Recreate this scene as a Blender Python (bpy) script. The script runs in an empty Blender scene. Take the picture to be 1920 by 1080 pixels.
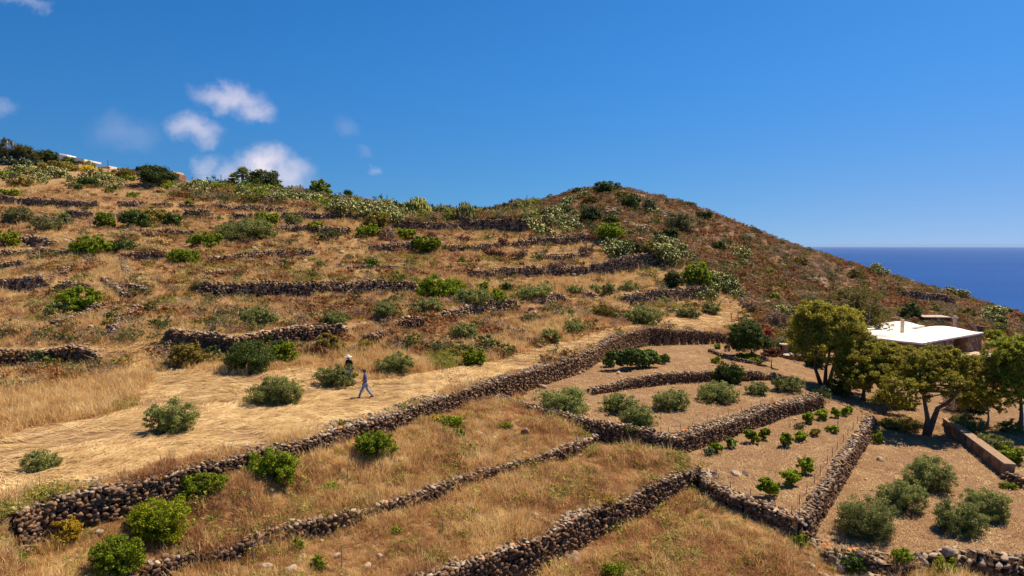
import bpy, math, random
import numpy as np
from mathutils import Vector
R = math.radians
rng = np.random.default_rng(7)
random.seed(7)
scene = bpy.context.scene
col = scene.collection

# ------------------------------------------------------------------ camera
FPX = 1280.0
PITCH = R(3.58)
cam_d = bpy.data.cameras.new('camera'); cam = bpy.data.objects.new('camera', cam_d); col.objects.link(cam)
cam_d.sensor_width = 36; cam_d.lens = 36 * FPX / 1920
cam_d.clip_start = 0.5; cam_d.clip_end = 200000
cam.location = (0, 0, 0); cam.rotation_euler = (R(90) - PITCH, 0, 0)
scene.camera = cam
scene.render.resolution_x = 1024; scene.render.resolution_y = 576

# ------------------------------------------------------------------ light
SUN_EL = R(57)
SUN_AZ = R(52)          # clockwise from the view direction (+Y) towards the right (+X)
sun_vec = Vector((math.sin(SUN_AZ) * math.cos(SUN_EL), math.cos(SUN_AZ) * math.cos(SUN_EL), math.sin(SUN_EL)))
sd = bpy.data.lights.new('sun', 'SUN'); sd.energy = 5.0; sd.angle = R(0.53); sd.color = (1.0, 0.87, 0.66)
so = bpy.data.objects.new('sun', sd); col.objects.link(so)
so.rotation_euler = (-sun_vec).to_track_quat('-Z', 'Y').to_euler()

scene.view_settings.view_transform = 'Standard'; scene.view_settings.look = 'None'
scene.view_settings.exposure = 0.66; scene.view_settings.gamma = 1.0
scene.view_settings.use_curve_mapping = False
scene.cycles.max_bounces = 5; scene.cycles.diffuse_bounces = 3; scene.cycles.glossy_bounces = 2
scene.cycles.transmission_bounces = 2; scene.cycles.transparent_max_bounces = 4; scene.cycles.volume_bounces = 0
scene.cycles.caustics_reflective = False; scene.cycles.caustics_refractive = False

def pix_dir(px, py):
    cp, sp = math.cos(PITCH), math.sin(PITCH)
    a = (np.asarray(px, float) - 960) / FPX; b = (540 - np.asarray(py, float)) / FPX
    return np.stack([a, cp + b * sp, -sp + b * cp], -1)
def to_pix(P):
    P = np.asarray(P, float); cp, sp = math.cos(PITCH), math.sin(PITCH)
    f = P[..., 1] * cp - P[..., 2] * sp; u = P[..., 1] * sp + P[..., 2] * cp
    f = np.where(f < 0.1, 0.1, f)
    return 960 + FPX * P[..., 0] / f, 540 - FPX * u / f

# ------------------------------------------------------------------ world: sky and small fair-weather clouds
W = bpy.data.worlds.new('World'); scene.world = W; W.use_nodes = True
nt = W.node_tree; nt.nodes.clear()
def N(nt, t, **kw):
    n = nt.nodes.new(t)
    for k, v in kw.items(): setattr(n, k, v)
    return n
def L(nt, a, b): nt.links.new(a, b)
def MATH(nt, op, a, b=None, clamp=False):
    n = N(nt, 'ShaderNodeMath', operation=op); n.use_clamp = clamp
    for i, v in enumerate([a, b]):
        if v is None: continue
        if isinstance(v, (int, float)): n.inputs[i].default_value = v
        else: L(nt, v, n.inputs[i])
    return n.outputs[0]
def MIX(nt, fac, a, b, mode='MIX'):
    n = N(nt, 'ShaderNodeMix', data_type='RGBA', blend_type=mode)
    for i, v in zip((0, 6, 7), (fac, a, b)):
        if isinstance(v, (int, float)): n.inputs[i].default_value = v
        elif isinstance(v, (tuple, list)): n.inputs[i].default_value = tuple(v) + ((1,) if len(v) == 3 else ())
        else: L(nt, v, n.inputs[i])
    return n.outputs[2]
def MAPR(nt, v, a, b, c=0.0, d=1.0, smooth=True):
    n = N(nt, 'ShaderNodeMapRange'); n.interpolation_type = 'SMOOTHSTEP' if smooth else 'LINEAR'
    L(nt, v, n.inputs[0])
    for i, x in zip((1, 2, 3, 4), (a, b, c, d)): n.inputs[i].default_value = x
    return n.outputs[0]
def NOISE(nt, vec, scale, detail=3, rough=0.55, out=0):
    n = N(nt, 'ShaderNodeTexNoise'); n.inputs['Scale'].default_value = scale
    n.inputs['Detail'].default_value = detail; n.inputs['Roughness'].default_value = rough
    if vec is not None: L(nt, vec, n.inputs['Vector'])
    return n.outputs[out]

SKY_TINT = (0.64, 0.80, 0.88)
sky = N(nt, 'ShaderNodeTexSky', sky_type='NISHITA'); sky.sun_disc = False
sky.sun_elevation = SUN_EL; sky.sun_rotation = SUN_AZ
sky.altitude = 120; sky.air_density = 1.0; sky.dust_density = 0.25; sky.ozone_density = 3.2
tc = N(nt, 'ShaderNodeTexCoord')
lift = N(nt, 'ShaderNodeVectorMath', operation='ADD'); L(nt, tc.outputs['Generated'], lift.inputs[0]); lift.inputs[1].default_value = (0, 0, 0.13)
L(nt, lift.outputs[0], sky.inputs['Vector'])
hs = N(nt, 'ShaderNodeHueSaturation'); hs.inputs['Saturation'].default_value = 1.36
L(nt, sky.outputs[0], hs.inputs['Color'])
skyc = MIX(nt, 1.0, hs.outputs[0], SKY_TINT, 'MULTIPLY')
sz = N(nt, 'ShaderNodeSeparateXYZ'); L(nt, tc.outputs['Generated'], sz.inputs[0])
skyc = MIX(nt, MAPR(nt, sz.outputs['Z'], .26, -.02), skyc, MIX(nt, 1.0, skyc, MIX(nt, MAPR(nt, sz.outputs['X'], -.05, .6), (.95, .88, .80), (1.35, .84, .78)), 'MULTIPLY'))   # lowest sky tinted duller, haze painted into its colour
wn = NOISE(nt, tc.outputs['Generated'], 22, 5, 0.6, 1)
sub = N(nt, 'ShaderNodeVectorMath', operation='SUBTRACT'); L(nt, wn, sub.inputs[0]); sub.inputs[1].default_value = (0.5, 0.5, 0.5)
scl = N(nt, 'ShaderNodeVectorMath', operation='SCALE'); L(nt, sub.outputs[0], scl.inputs[0]); scl.inputs['Scale'].default_value = 0.05
addv = N(nt, 'ShaderNodeVectorMath', operation='ADD'); L(nt, tc.outputs['Generated'], addv.inputs[0]); L(nt, scl.outputs[0], addv.inputs[1])
CLOUDS = [  # pixel x, y, half width, half height, opacity
    (432, 186, 62, 26, .62), (470, 202, 40, 22, .5), (362, 238, 46, 24, .52), (385, 256, 26, 18, .3),
    (497, 315, 58, 46, .95), (540, 335, 50, 42, .6), (450, 330, 50, 40, .45), (388, 318, 26, 34, .38),
    (235, 250, 62, 36, .12), (6, 205, 24, 20, .2), (40, -4, 50, 14, .3), (650, 238, 22, 22, .09), (702, 322, 16, 9, .22), (680, 290, 20, 12, .08)]
acc = None
for (x, y, w, h, op) in CLOUDS:
    c = pix_dir(x, y); s = np.linalg.norm(c); c = c / s
    d = N(nt, 'ShaderNodeVectorMath', operation='SUBTRACT'); L(nt, addv.outputs[0], d.inputs[0]); d.inputs[1].default_value = tuple(c)
    m = N(nt, 'ShaderNodeVectorMath', operation='MULTIPLY'); L(nt, d.outputs[0], m.inputs[0])
    m.inputs[1].default_value = (FPX * s / w * 1.15, FPX * s / w * 1.15, FPX * s / h * 1.15)
    l = N(nt, 'ShaderNodeVectorMath', operation='LENGTH'); L(nt, m.outputs[0], l.inputs[0])
    a = MAPR(nt, l.outputs['Value'], 1.5, 0.1, 0.0, op)
    acc = a if acc is None else MATH(nt, 'MAXIMUM', acc, a)
thin = NOISE(nt, tc.outputs['Generated'], 40, 4, 0.6)
cm = MATH(nt, 'MULTIPLY', acc, MAPR(nt, thin, 0.2, 0.62, 0.6, 1.0))
CLOUD_COL = (6.6, 5.9, 6.3)
fin = MIX(nt, cm, skyc, CLOUD_COL)
bg = N(nt, 'ShaderNodeBackground'); bg.inputs['Strength'].default_value = 0.092
L(nt, fin, bg.inputs['Color'])
wo = N(nt, 'ShaderNodeOutputWorld'); L(nt, bg.outputs[0], wo.inputs['Surface'])

# ------------------------------------------------------------------ helpers
def tag(o, label=None, cat=None, group=None, kind=None):
    if label: o['label'] = label
    if cat: o['category'] = cat
    if group: o['group'] = group
    if kind: o['kind'] = kind
    return o
def empty(name, loc=(0, 0, 0)):
    o = bpy.data.objects.new(name, None); o.empty_display_size = 0.3
    o.location = tuple(loc); col.objects.link(o); return o
def npmesh(name, V, F, mats, midx=None, smooth=False, attrs=None):
    """V (n,3), F (m,k) -> mesh data"""
    V = np.ascontiguousarray(V, np.float32); F = np.ascontiguousarray(F, np.int32)
    me = bpy.data.meshes.new(name)
    me.vertices.add(len(V)); me.vertices.foreach_set('co', V.ravel())
    k = F.shape[1]
    me.loops.add(F.size); me.loops.foreach_set('vertex_index', F.ravel())
    me.polygons.add(len(F))
    me.polygons.foreach_set('loop_start', np.arange(0, F.size, k, dtype=np.int32))
    me.polygons.foreach_set('loop_total', np.full(len(F), k, np.int32))
    if midx is not None: me.polygons.foreach_set('material_index', np.ascontiguousarray(midx, np.int32))
    if smooth: me.polygons.foreach_set('use_smooth', np.ones(len(F), bool))
    for m in (mats if isinstance(mats, (list, tuple)) else [mats]): me.materials.append(m)
    if attrs:
        for an, av in attrs.items():
            at = me.attributes.new(an, 'FLOAT', 'POINT'); at.data.foreach_set('value', np.ascontiguousarray(av, np.float32))
    me.update(); me.validate(); return me
def link(name, me, parent=None, loc=None, rz=0):
    o = bpy.data.objects.new(name, me); col.objects.link(o)
    if parent is not None: o.parent = parent
    if loc is not None: o.location = tuple(loc)
    if rz: o.rotation_euler = (0, 0, rz)
    return o
class MB:
    """collects polygons of mixed size"""
    def __init__(s): s.v = []; s.f = []; s.m = []
    def add(s, V, F, mi=0):
        b = len(s.v); s.v.extend([tuple(map(float, p)) for p in V])
        for f in F: s.f.append([int(i) + b for i in f]); s.m.append(mi)
    def box(s, c, d, mi=0, rz=0, taper=1.0):
        x, y, z = d[0] / 2, d[1] / 2, d[2] / 2; V = []
        for sz in (-1, 1):
            t = taper if sz > 0 else 1
            for sx, sy in ((-1, -1), (1, -1), (1, 1), (-1, 1)):
                a, b = sx * x * t, sy * y * t
                V.append((c[0] + a * math.cos(rz) - b * math.sin(rz), c[1] + a * math.sin(rz) + b * math.cos(rz), c[2] + sz * z))
        s.add(V, [(0, 3, 2, 1), (4, 5, 6, 7), (0, 1, 5, 4), (1, 2, 6, 5), (2, 3, 7, 6), (3, 0, 4, 7)], mi)
    def prism(s, poly, z0, z1, mi=0):
        n = len(poly); V = [(p[0], p[1], z0) for p in poly] + [(p[0], p[1], (p[2] if len(p) > 2 else z1)) for p in poly]
        F = [tuple(range(n - 1, -1, -1)), tuple(range(n, 2 * n))] + [(i, (i + 1) % n, n + (i + 1) % n, n + i) for i in range(n)]
        s.add(V, F, mi)
    def tube(s, pts, rad, seg=8, mi=0):
        pts = [Vector(p) for p in pts]; rings = []
        for i, p in enumerate(pts):
            t = (pts[min(i + 1, len(pts) - 1)] - pts[max(i - 1, 0)]).normalized()
            a = t.orthogonal().normalized() if i == 0 else (A - t * A.dot(t)).normalized()
            A = a; b = t.cross(a)
            r = rad[i] if isinstance(rad, (list, tuple)) else rad
            rings.append([p + (a * math.cos(q) + b * math.sin(q)) * r for q in [2 * math.pi * k / seg for k in range(seg)]])
        V = [v for rg in rings for v in rg]; n = seg
        F = [(i * n + k, i * n + (k + 1) % n, (i + 1) * n + (k + 1) % n, (i + 1) * n + k) for i in range(len(pts) - 1) for k in range(n)]
        F += [tuple(range(n - 1, -1, -1)), tuple((len(pts) - 1) * n + k for k in range(n))]
        s.add(V, F, mi)
    def build(s, name, mats, parent=None, smooth=False, loc=None, rz=0, bevel=0):
        me = bpy.data.meshes.new(name); me.from_pydata(s.v, [], s.f)
        for m in (mats if isinstance(mats, (list, tuple)) else [mats]): me.materials.append(m)
        me.polygons.foreach_set('material_index', s.m)
        if smooth: me.polygons.foreach_set('use_smooth', [True] * len(s.f))
        me.update(); o = link(name, me, parent, loc, rz)
        if bevel:
            b = o.modifiers.new('bevel', 'BEVEL'); b.width = bevel; b.segments = 2
        return o

# value noise on the plan, for the ground's own unevenness
def _h(ix, iy, s):
    n = (ix.astype(np.int64) * 374761393 + iy.astype(np.int64) * 668265263 + s * 974711) & 0x7fffffff
    n = ((n ^ (n >> 13)) * 1274126177) & 0x7fffffff
    return ((n ^ (n >> 16)) & 0xffff) / 65535.0
def vnoise(x, y, s=0):
    x = np.asarray(x, float); y = np.asarray(y, float)
    ix = np.floor(x); iy = np.floor(y); fx = x - ix; fy = y - iy
    fx = fx * fx * (3 - 2 * fx); fy = fy * fy * (3 - 2 * fy)
    return (_h(ix, iy, s) * (1 - fx) + _h(ix + 1, iy, s) * fx) * (1 - fy) + (_h(ix, iy + 1, s) * (1 - fx) + _h(ix + 1, iy + 1, s) * fx) * fy - 0.5
def fbm(x, y, f=1.0, o=4, s=0):
    r = 0; a = 1.0
    for i in range(o): r = r + a * vnoise(x * f, y * f, s + i * 17); a *= .5; f *= 2.03
    return r
def inpoly(x, y, poly):
    x = np.asarray(x, float); y = np.asarray(y, float); c = np.zeros(x.shape, bool); n = len(poly)
    for i in range(n):
        x0, y0 = poly[i][0], poly[i][1]; x1, y1 = poly[(i + 1) % n][0], poly[(i + 1) % n][1]
        if y0 == y1: continue
        c ^= ((y0 > y) != (y1 > y)) & (x < (x1 - x0) * (y - y0) / (y1 - y0) + x0)
    return c
def polydist(x, y, pl):
    """distance to a polyline, signed (+ on the left of travel), parameter in metres, total"""
    best = np.full(np.shape(x), 1e9); sgn = np.ones(np.shape(x)); par = np.zeros(np.shape(x)); acc = 0
    for i in range(len(pl) - 1):
        ax, ay = pl[i][0], pl[i][1]; dx, dy = pl[i + 1][0] - ax, pl[i + 1][1] - ay; l = math.hypot(dx, dy)
        if l < 1e-6: continue
        t = ((x - ax) * dx + (y - ay) * dy) / (l * l); tc_ = np.clip(t, 0, 1)
        d = np.hypot(x - ax - tc_ * dx, y - ay - tc_ * dy); cr = dx * (y - ay) - dy * (x - ax)
        m = d < best - 1e-9
        best = np.where(m, d, best); sgn = np.where(m, np.where(cr >= 0, 1.0, -1.0), sgn); par = np.where(m, acc + tc_ * l, par); acc += l
    return best, sgn, par, acc

# ------------------------------------------------------------------ the lie of the land
CTRL = [  # pixel x, pixel y, distance: the hillside from the mown terrace up to the ridge and down to the garden
    (0, 945, 23.0), (205, 915, 24.6), (472, 848, 28.7), (650, 800, 32.8), (820, 745, 39), (940, 710, 44.5), (1100, 662, 55), (1215, 618, 69), (1360, 622, 68.5),
    (0, 800, 32.8), (300, 760, 37), (680, 748, 38.7), (0, 705, 45), (300, 690, 47), (600, 675, 50.5), (900, 670, 52.5), (1050, 640, 61), (1200, 605, 75), (1380, 585, 86),
    (0, 650, 49), (200, 640, 49.5), (0, 570, 65), (215, 560, 65), (420, 640, 48), (600, 625, 51), (800, 600, 58), (960, 572, 71), (1200, 552, 88), (1330, 545, 94),
    (480, 572, 67), (780, 560, 75), (1000, 535, 91), (1200, 522, 97),
    (0, 530, 68), (200, 520, 73), (500, 540, 72), (780, 538, 78), (1040, 512, 95), (1240, 488, 100),
    (0, 460, 92), (250, 492, 86), (450, 488, 90), (650, 472, 98), (860, 458, 106), (1000, 478, 104), (1100, 470, 108),
    (0, 415, 108), (180, 412, 110), (400, 425, 110), (550, 412, 114), (700, 430, 112), (880, 437, 116), (1000, 430, 119), (1100, 430, 121),
    (0, 380, 128), (200, 385, 130), (400, 390, 131), (560, 398, 131), (700, 408, 128), (820, 420, 126),
    (0, 340, 158), (200, 345, 158), (400, 358, 156), (560, 375, 150), (700, 392, 146),
    (0, 296, 196), (120, 303, 194), (220, 320, 188), (330, 338, 182), (440, 350, 176), (560, 366, 168), (680, 385, 158), (800, 405, 150), (900, 412, 146), (960, 406, 146),
    (1010, 386, 148), (1060, 364, 152), (1130, 350, 154), (1200, 362, 153), (1300, 388, 152), (1400, 428, 150), (1500, 468, 147), (1560, 486, 144), (1620, 506, 140), (1700, 532, 133), (1800, 563, 127), (1860, 583, 123), (1920, 602, 120), (2100, 650, 112),
    (1130, 395, 134), (1060, 400, 134), (1250, 430, 126), (1180, 440, 117), (1300, 480, 113), (1400, 480, 124), (1400, 535, 102), (1500, 530, 118), (1500, 580, 97), (1600, 560, 113), (1700, 580, 108), (1800, 600, 104), (1920, 635, 96),
    (1440, 600, 85), (1560, 625, 84), (1650, 625, 90), (1780, 645, 88), (1920, 690, 76),
    (1390, 650, 69), (1480, 672, 66), (1440, 700, 57), (1545, 718, 58), (1560, 750, 51.5), (1640, 785, 47.5), (1735, 815, 46.5), (1700, 720, 60), (1850, 740, 57), (1920, 760, 54), (1920, 830, 44), (2100, 830, 44),
    (-250, 296, 196), (-250, 460, 92), (-250, 570, 65), (-250, 700, 45), (-250, 850, 28),
]
FAR = [(-190, 230, 18), (-90, 235, 14), (0, 205, -4), (40, 215, -4), (90, 215, -14), (140, 195, -30), (190, 160, -40), (-190, 330, -12), (-60, 330, -35), (80, 330, -60), (220, 260, -80), (240, 120, -50), (160, 60, -20), (-230, 150, 22), (-200, 60, -6), (-70, 10, -9), (70, 10, -16)]
C = np.array([pix_dir(x, y) * d for x, y, d in CTRL] + [np.array(f, float) for f in FAR])
def _k(d): return np.sqrt(d * d + 36.0)
_A = _k(np.hypot(C[:, None, 0] - C[None, :, 0], C[:, None, 1] - C[None, :, 1])); n_ = len(C)
_A[np.arange(n_), np.arange(n_)] -= 1.6
_M = np.zeros((n_ + 3, n_ + 3)); _M[:n_, :n_] = _A; _M[:n_, n_] = 1; _M[:n_, n_ + 1] = C[:, 0]; _M[:n_, n_ + 2] = C[:, 1]; _M[n_:, :n_] = _M[:n_, n_:].T
_w = np.linalg.solve(_M, np.concatenate([C[:, 2], [0, 0, 0]]))
def base(x, y):
    x = np.asarray(x, float); y = np.asarray(y, float); r = _w[n_] + _w[n_ + 1] * x + _w[n_ + 2] * y
    for i in range(n_): r = r + _w[i] * _k(np.hypot(x - C[i, 0], y - C[i, 1]))
    return r
TT = np.exp(np.linspace(math.log(14), math.log(300), 1400))
def march(px, py, fn):
    d = pix_dir(px, py); P = TT[:, None] * d[None]; g = fn(P[:, 0], P[:, 1]) - P[:, 2]
    i = np.argmax(g > 0)
    if g[i] <= 0: return P[-1]
    if i == 0: return P[0]
    t = TT[i - 1] + (TT[i] - TT[i - 1]) * (-g[i - 1]) / (g[i] - g[i - 1]); return d * t

# terrace walls on the hillside: pixel line of the top (left to right), step height, bench width
WALLS = [
    ('w1a', [(-60, 684), (0, 683), (60, 673), (150, 673), (195, 690)], 1.0, 6),
    ('w1b', [(300, 640), (440, 655), (540, 637), (640, 626), (665, 632)], 1.1, 6),
    ('w1c', [(735, 618), (800, 606)], 0.9, 5),
    ('w1d', [(820, 601), (900, 580), (975, 573)], 1.1, 5),
    ('w1e', [(995, 569), (1040, 560), (1070, 562)], 1.3, 5),
    ('w1f', [(1086, 557), (1120, 555)], 1.2, 5),
    ('w1g', [(1160, 566), (1230, 556), (1330, 547)], 1.4, 5),
    ('w2a', [(-60, 535), (0, 535), (50, 534), (98, 536)], 1.2, 6),
    ('w2b', [(360, 552), (440, 547), (600, 545), (700, 541), (790, 540)], 1.4, 6),
    ('w2c', [(870, 520), (950, 512), (1040, 511), (1110, 508)], 1.1, 5),
    ('w2d', [(1100, 508), (1180, 497), (1215, 489), (1262, 487)], 2.0, 5),
    ('w3a', [(0, 458), (60, 452), (110, 470)], 1.22, 6),
    ('w3b', [(212, 487), (300, 483), (330, 486)], 1.08, 5),
    ('w3c', [(375, 490), (440, 486), (520, 478), (600, 476)], 0.81, 5),
    ('w3d', [(680, 464), (730, 466), (780, 462)], 0.81, 5),
    ('w3e', [(830, 470), (905, 466), (945, 462)], 0.81, 5),
    ('w3f', [(955, 464), (1000, 456), (1075, 452), (1110, 446)], 1.22, 5),
    ('w3g', [(1000, 485), (1110, 482)], 0.54, 5),
    ('w4a', [(120, 402), (180, 408)], 1.35, 6),
    ('w4b', [(338, 403), (405, 404)], 2.03, 6),
    ('w4c', [(425, 407), (480, 406)], 1.22, 6),
    ('w4d', [(520, 407), (600, 408), (675, 410)], 1.62, 6),
    ('w4e', [(735, 422), (775, 426), (850, 428), (870, 430)], 1.62, 6),
    ('w4f', [(855, 426), (920, 426), (1000, 430)], 2.16, 6),
    ('w1h', [(668, 634), (700, 640), (738, 622)], .7, 5),
    ('w5d', [(330, 388), (388, 391)], .6, 8),
    ('w5e', [(548, 398), (600, 401), (650, 404)], .7, 8),
    ('w4i', [(0, 415), (60, 412), (118, 404)], .8, 6),
    ('w4j', [(183, 409), (260, 406), (334, 404)], .8, 6),
    ('w2i', [(100, 538), (150, 540), (185, 548)], .6, 5),
    ('w4g', [(515, 431), (560, 429), (600, 434), (665, 437)], 0.81, 5),
    ('w2g', [(640, 506), (720, 501), (790, 507)], .4, 5),
    ('w2h', [(375, 521), (430, 517), (460, 521)], .4, 5),
    ('w3h', [(-40, 478), (40, 473), (130, 480)], 0.94, 5),
    ('w3i', [(-30, 500), (30, 497), (62, 499)], 0.81, 5),
    ('w4h', [(220, 441), (300, 438), (375, 436)], 0.68, 5),
    ('w5a', [(-40, 374), (0, 376), (90, 382), (190, 388)], 1.35, 8),
    ('w5b', [(215, 384), (330, 387)], 0.81, 8),
    ('w5c', [(385, 391), (470, 394), (545, 397)], 0.94, 8),
    ('w6a', [(228, 350), (310, 353)], 0.94, 8),
    ('w7a', [(1683, 557), (1740, 560), (1790, 566)], 1.6, 6),
]
PL = {}; steps = []
for nm, pl, s, w in WALLS:
    PL[nm] = np.array([march(x, y, base)[:2] for x, y in pl]); steps.append((PL[nm], s, w))
def hill(x, y):
    z = base(x, y)
    for pl, s, w in steps:
        lo = pl.min(0) - 5 * w; hi = pl.max(0) + 5 * w
        m = (x > lo[0]) & (x < hi[0]) & (y > lo[1]) & (y < hi[1])
        if not np.any(m): continue
        xs = np.broadcast_to(x, z.shape)[m]; ys = np.broadcast_to(y, z.shape)[m]
        d, sg, par, tot = polydist(xs, ys, pl)
        e = np.minimum(par, tot - par); taper = np.clip(e / 1.2, 0, 1)
        z[m] += sg * s * .5 * np.exp(-d / w) * taper * taper * (3 - 2 * taper)
    return z

# the lower fields, each a polygon whose near edge is the top of its retaining wall
def P0(px, py, z):
    d = pix_dir(px, py); return d * (z / d[2])
W0PX = [(-120, 985), (20, 972), (72, 945), (205, 917), (346, 880), (472, 851), (600, 820), (655, 802), (725, 786), (820, 751), (900, 724), (938, 714), (1000, 697), (1060, 682), (1085, 674), (1095, 668), (1130, 648), (1170, 629), (1215, 619), (1290, 623), (1362, 629)]
W0 = np.array([march(x, y, base)[:2] for x, y in W0PX])
EDGE_R = [(1440, 692, -10.9), (1460, 709, -11.1), (1545, 748, -11.6), (1560, 757, -11.7), (1637, 782, -12.2), (1740, 800, -12.8), (1920, 850, -13.0), (2100, 900, -13.1)]
LOWER = [tuple(p) for p in W0] + [tuple(P0(x, y, z)[:2]) for x, y, z in EDGE_R] + [(60, 3), (-60, 3)]
def region(pts, extra=(), tilt=None):
    P = np.array([P0(x, y, z) for x, y, z in pts]); Q = np.array([P0(x, y, z) for x, y, z in list(pts) + list(extra)])
    A = np.c_[np.ones(len(Q)), Q[:, :2]]; c, *_ = np.linalg.lstsq(A, Q[:, 2], rcond=None)
    res = Q[:, 2] - A @ c
    def f(x, y):
        w = 0; wr = 0
        for q, r_ in zip(Q, res):
            k = ((x - q[0]) ** 2 + (y - q[1]) ** 2 + .4) ** -1.5; w = w + k; wr = wr + r_ * k
        return c[0] + c[1] * x + c[2] * y + wr / w
    return P[:, :2], f
REG = {}
REG['F3'] = region([(700, 1150, -13.4), (1000, 1080, -13.2), (1236, 965, -13.1), (1300, 930, -12.7), (1330, 930, -12.45), (1420, 972, -12.6), (1500, 1012, -12.75), (1560, 1080, -13.6), (2000, 1080, -14.4), (2000, 1600, -14.6), (700, 1600, -14.0)])
REG['R'] = region([(1500, 1000, -12.85), (1512, 1012, -12.95), (1545, 1034, -13.0), (1600, 1042, -13.0), (1690, 1056, -13.0), (1760, 1046, -13.0), (1815, 1038, -13.0), (1900, 1052, -13.0), (2100, 1070, -13.2), (2150, 880, -13.0), (1920, 830, -12.95), (1740, 790, -12.7), (1637, 775, -12.2), (1560, 850, -12.7)], [(1735, 815, -12.9)])
REG['F2'] = region([(200, 1170, -11.9), (560, 1170, -11.9), (830, 1076, -11.9), (1000, 1018, -11.9), (1110, 962, -11.9), (1173, 940, -11.9), (1236, 909, -11.85), (1318, 880, -11.8), (1239, 838, -11.4), (1126, 805, -11.2), (850, 880, -11.2), (594, 970, -11.2), (365, 1030, -11.2), (150, 1100, -11.2)], [(660, 985, -11.22), (860, 920, -11.24), (980, 885, -11.25), (500, 1020, -11.22)])
REG['V'] = region([(1318, 884, -11.85), (1324, 908, -11.9), (1362, 926, -11.95), (1441, 955, -12.0), (1505, 983, -12.05), (1540, 929, -12.0), (1589, 851, -11.9), (1637, 784, -11.8), (1560, 745, -11.6), (1400, 770, -11.5), (1240, 820, -11.5), (1235, 842, -11.5), (1280, 864, -11.7)])
REG['F1'] = region([(-100, 1200, -10.6), (200, 1105, -10.8), (274, 1078, -10.9), (365, 1048, -10.95), (425, 1037, -10.9), (500, 1008, -10.9), (594, 989, -10.9), (664, 970, -10.9), (771, 935, -10.9), (856, 907, -10.9), (972, 872, -10.9), (1082, 838, -10.95), (1126, 816, -11.0), (1189, 819, -11.05), (1240, 838, -11.1), (1180, 780, -10.9), (960, 720, -9.6), (850, 735, -9.42), (600, 800, -9.4), (190, 920, -9.65), (-100, 960, -9.75)], [(940, 800, -10.2), (600, 860, -9.45), (190, 973, -9.75), (700, 840, -9.45), (450, 900, -9.45), (800, 800, -9.5), (190, 1040, -10.4), (600, 930, -10.5)])
REG['O'] = region([(920, 750, -9.9), (960, 763, -10.1), (1030, 784, -10.4), (1098, 801, -10.6), (1160, 810, -10.7), (1222, 823, -10.8), (1268, 824, -10.8), (1362, 794, -10.8), (1472, 760, -10.85), (1541, 747, -10.95), (1460, 700, -10.8), (1340, 690, -10.6), (1180, 700, -10.6), (1000, 715, -10.0), (930, 730, -9.9)], [(1000, 740, -10.15)])
REG['G'] = region([(1020, 738, -10.05), (1110, 731, -9.95), (1181, 715, -9.95), (1246, 704, -9.95), (1335, 698, -10.0), (1400, 702, -10.25), (1462, 708, -10.6), (1445, 690, -10.5), (1368, 640, -10.2), (1200, 600, -10.0), (1080, 660, -9.85), (960, 710, -9.9), (940, 730, -9.9)])
SLUMP = [(np.array([P0(x, y, z)[:2] for x, y, z in q]), w) for q, w in [([(-300, 1000, -8.75), (-40, 978, -8.75), (44, 962, -8.75)], 5.5)]]
def ground(x, y):
    x = np.asarray(x, float); y = np.asarray(y, float); x, y = np.broadcast_arrays(x, y)
    z = hill(x, y); low = inpoly(x, y, LOWER)
    if np.any(low):
        xl, yl = x[low], y[low]; zl = REG['F3'][1](xl, yl)
        for k in ('R', 'F2', 'V', 'F1', 'O', 'G'):
            P, f = REG[k]; m = inpoly(xl, yl, P)
            if np.any(m): zl[m] = f(xl[m], yl[m])
        z[low] = zl
    for pl, w in SLUMP:
        m = (np.hypot(x - pl[:, 0].mean(), y - pl[:, 1].mean()) < 14) & low
        if np.any(m):
            d, sg, par, tot = polydist(x[m], y[m], pl); f = np.clip(1 - d / w, 0, 1) * np.clip(np.minimum(par, tot - par) / .5, 0, 1); f = f * f * (3 - 2 * f); z[m] = z[m] * (1 - f) + (-9.0) * f
    r = np.hypot(x, y)
    amp = np.where(low, 0.10, np.clip((r - 30) / 500, 0.06, 0.5))
    z = z + amp * fbm(x, y, 0.35, 4, 3)
    return z

# ground grid, finer close to the camera
rr = [4.0]
while rr[-1] < 270: rr.append(rr[-1] * (1.012 if rr[-1] < 18 else 1.0056))
NR0 = len(rr)
while rr[-1] < 2600: rr.append(rr[-1] * 1.05)
rr = np.array(rr); NA = 620; aa = np.linspace(R(-58), R(58), NA)
GX = rr[:, None] * np.sin(aa)[None]; GY = rr[:, None] * np.cos(aa)[None]
GZ = ground(GX.ravel(), GY.ravel()).reshape(GX.shape)
far_t = np.clip((rr - 250) / 500, 0, 1)[:, None]
GZ = GZ * (1 - far_t) + far_t * (-175)
NEARW = np.zeros(GX.shape)
def gz(x, y):
    """height of the built ground sheet (bilinear on the grid)"""
    x = np.asarray(x, float); y = np.asarray(y, float); r = np.hypot(x, y); a = np.arctan2(x, y)
    i = np.clip(np.searchsorted(rr, r) - 1, 0, len(rr) - 2); j = np.clip(((a - aa[0]) / (aa[1] - aa[0])).astype(int), 0, NA - 2)
    u = (r - rr[i]) / (rr[i + 1] - rr[i]); v = np.clip((a - aa[j]) / (aa[1] - aa[0]), 0, 1)
    return (GZ[i, j] * (1 - v) + GZ[i, j + 1] * v) * (1 - u) + (GZ[i + 1, j] * (1 - v) + GZ[i + 1, j + 1] * v) * u
def G(px, py):
    """the point of the ground seen at a pixel of the photograph"""
    for k in range(40):
        p = march(px, py + k * 1.5, gz)
        if math.hypot(p[0], p[1]) < 222: return p
    return p

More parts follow.
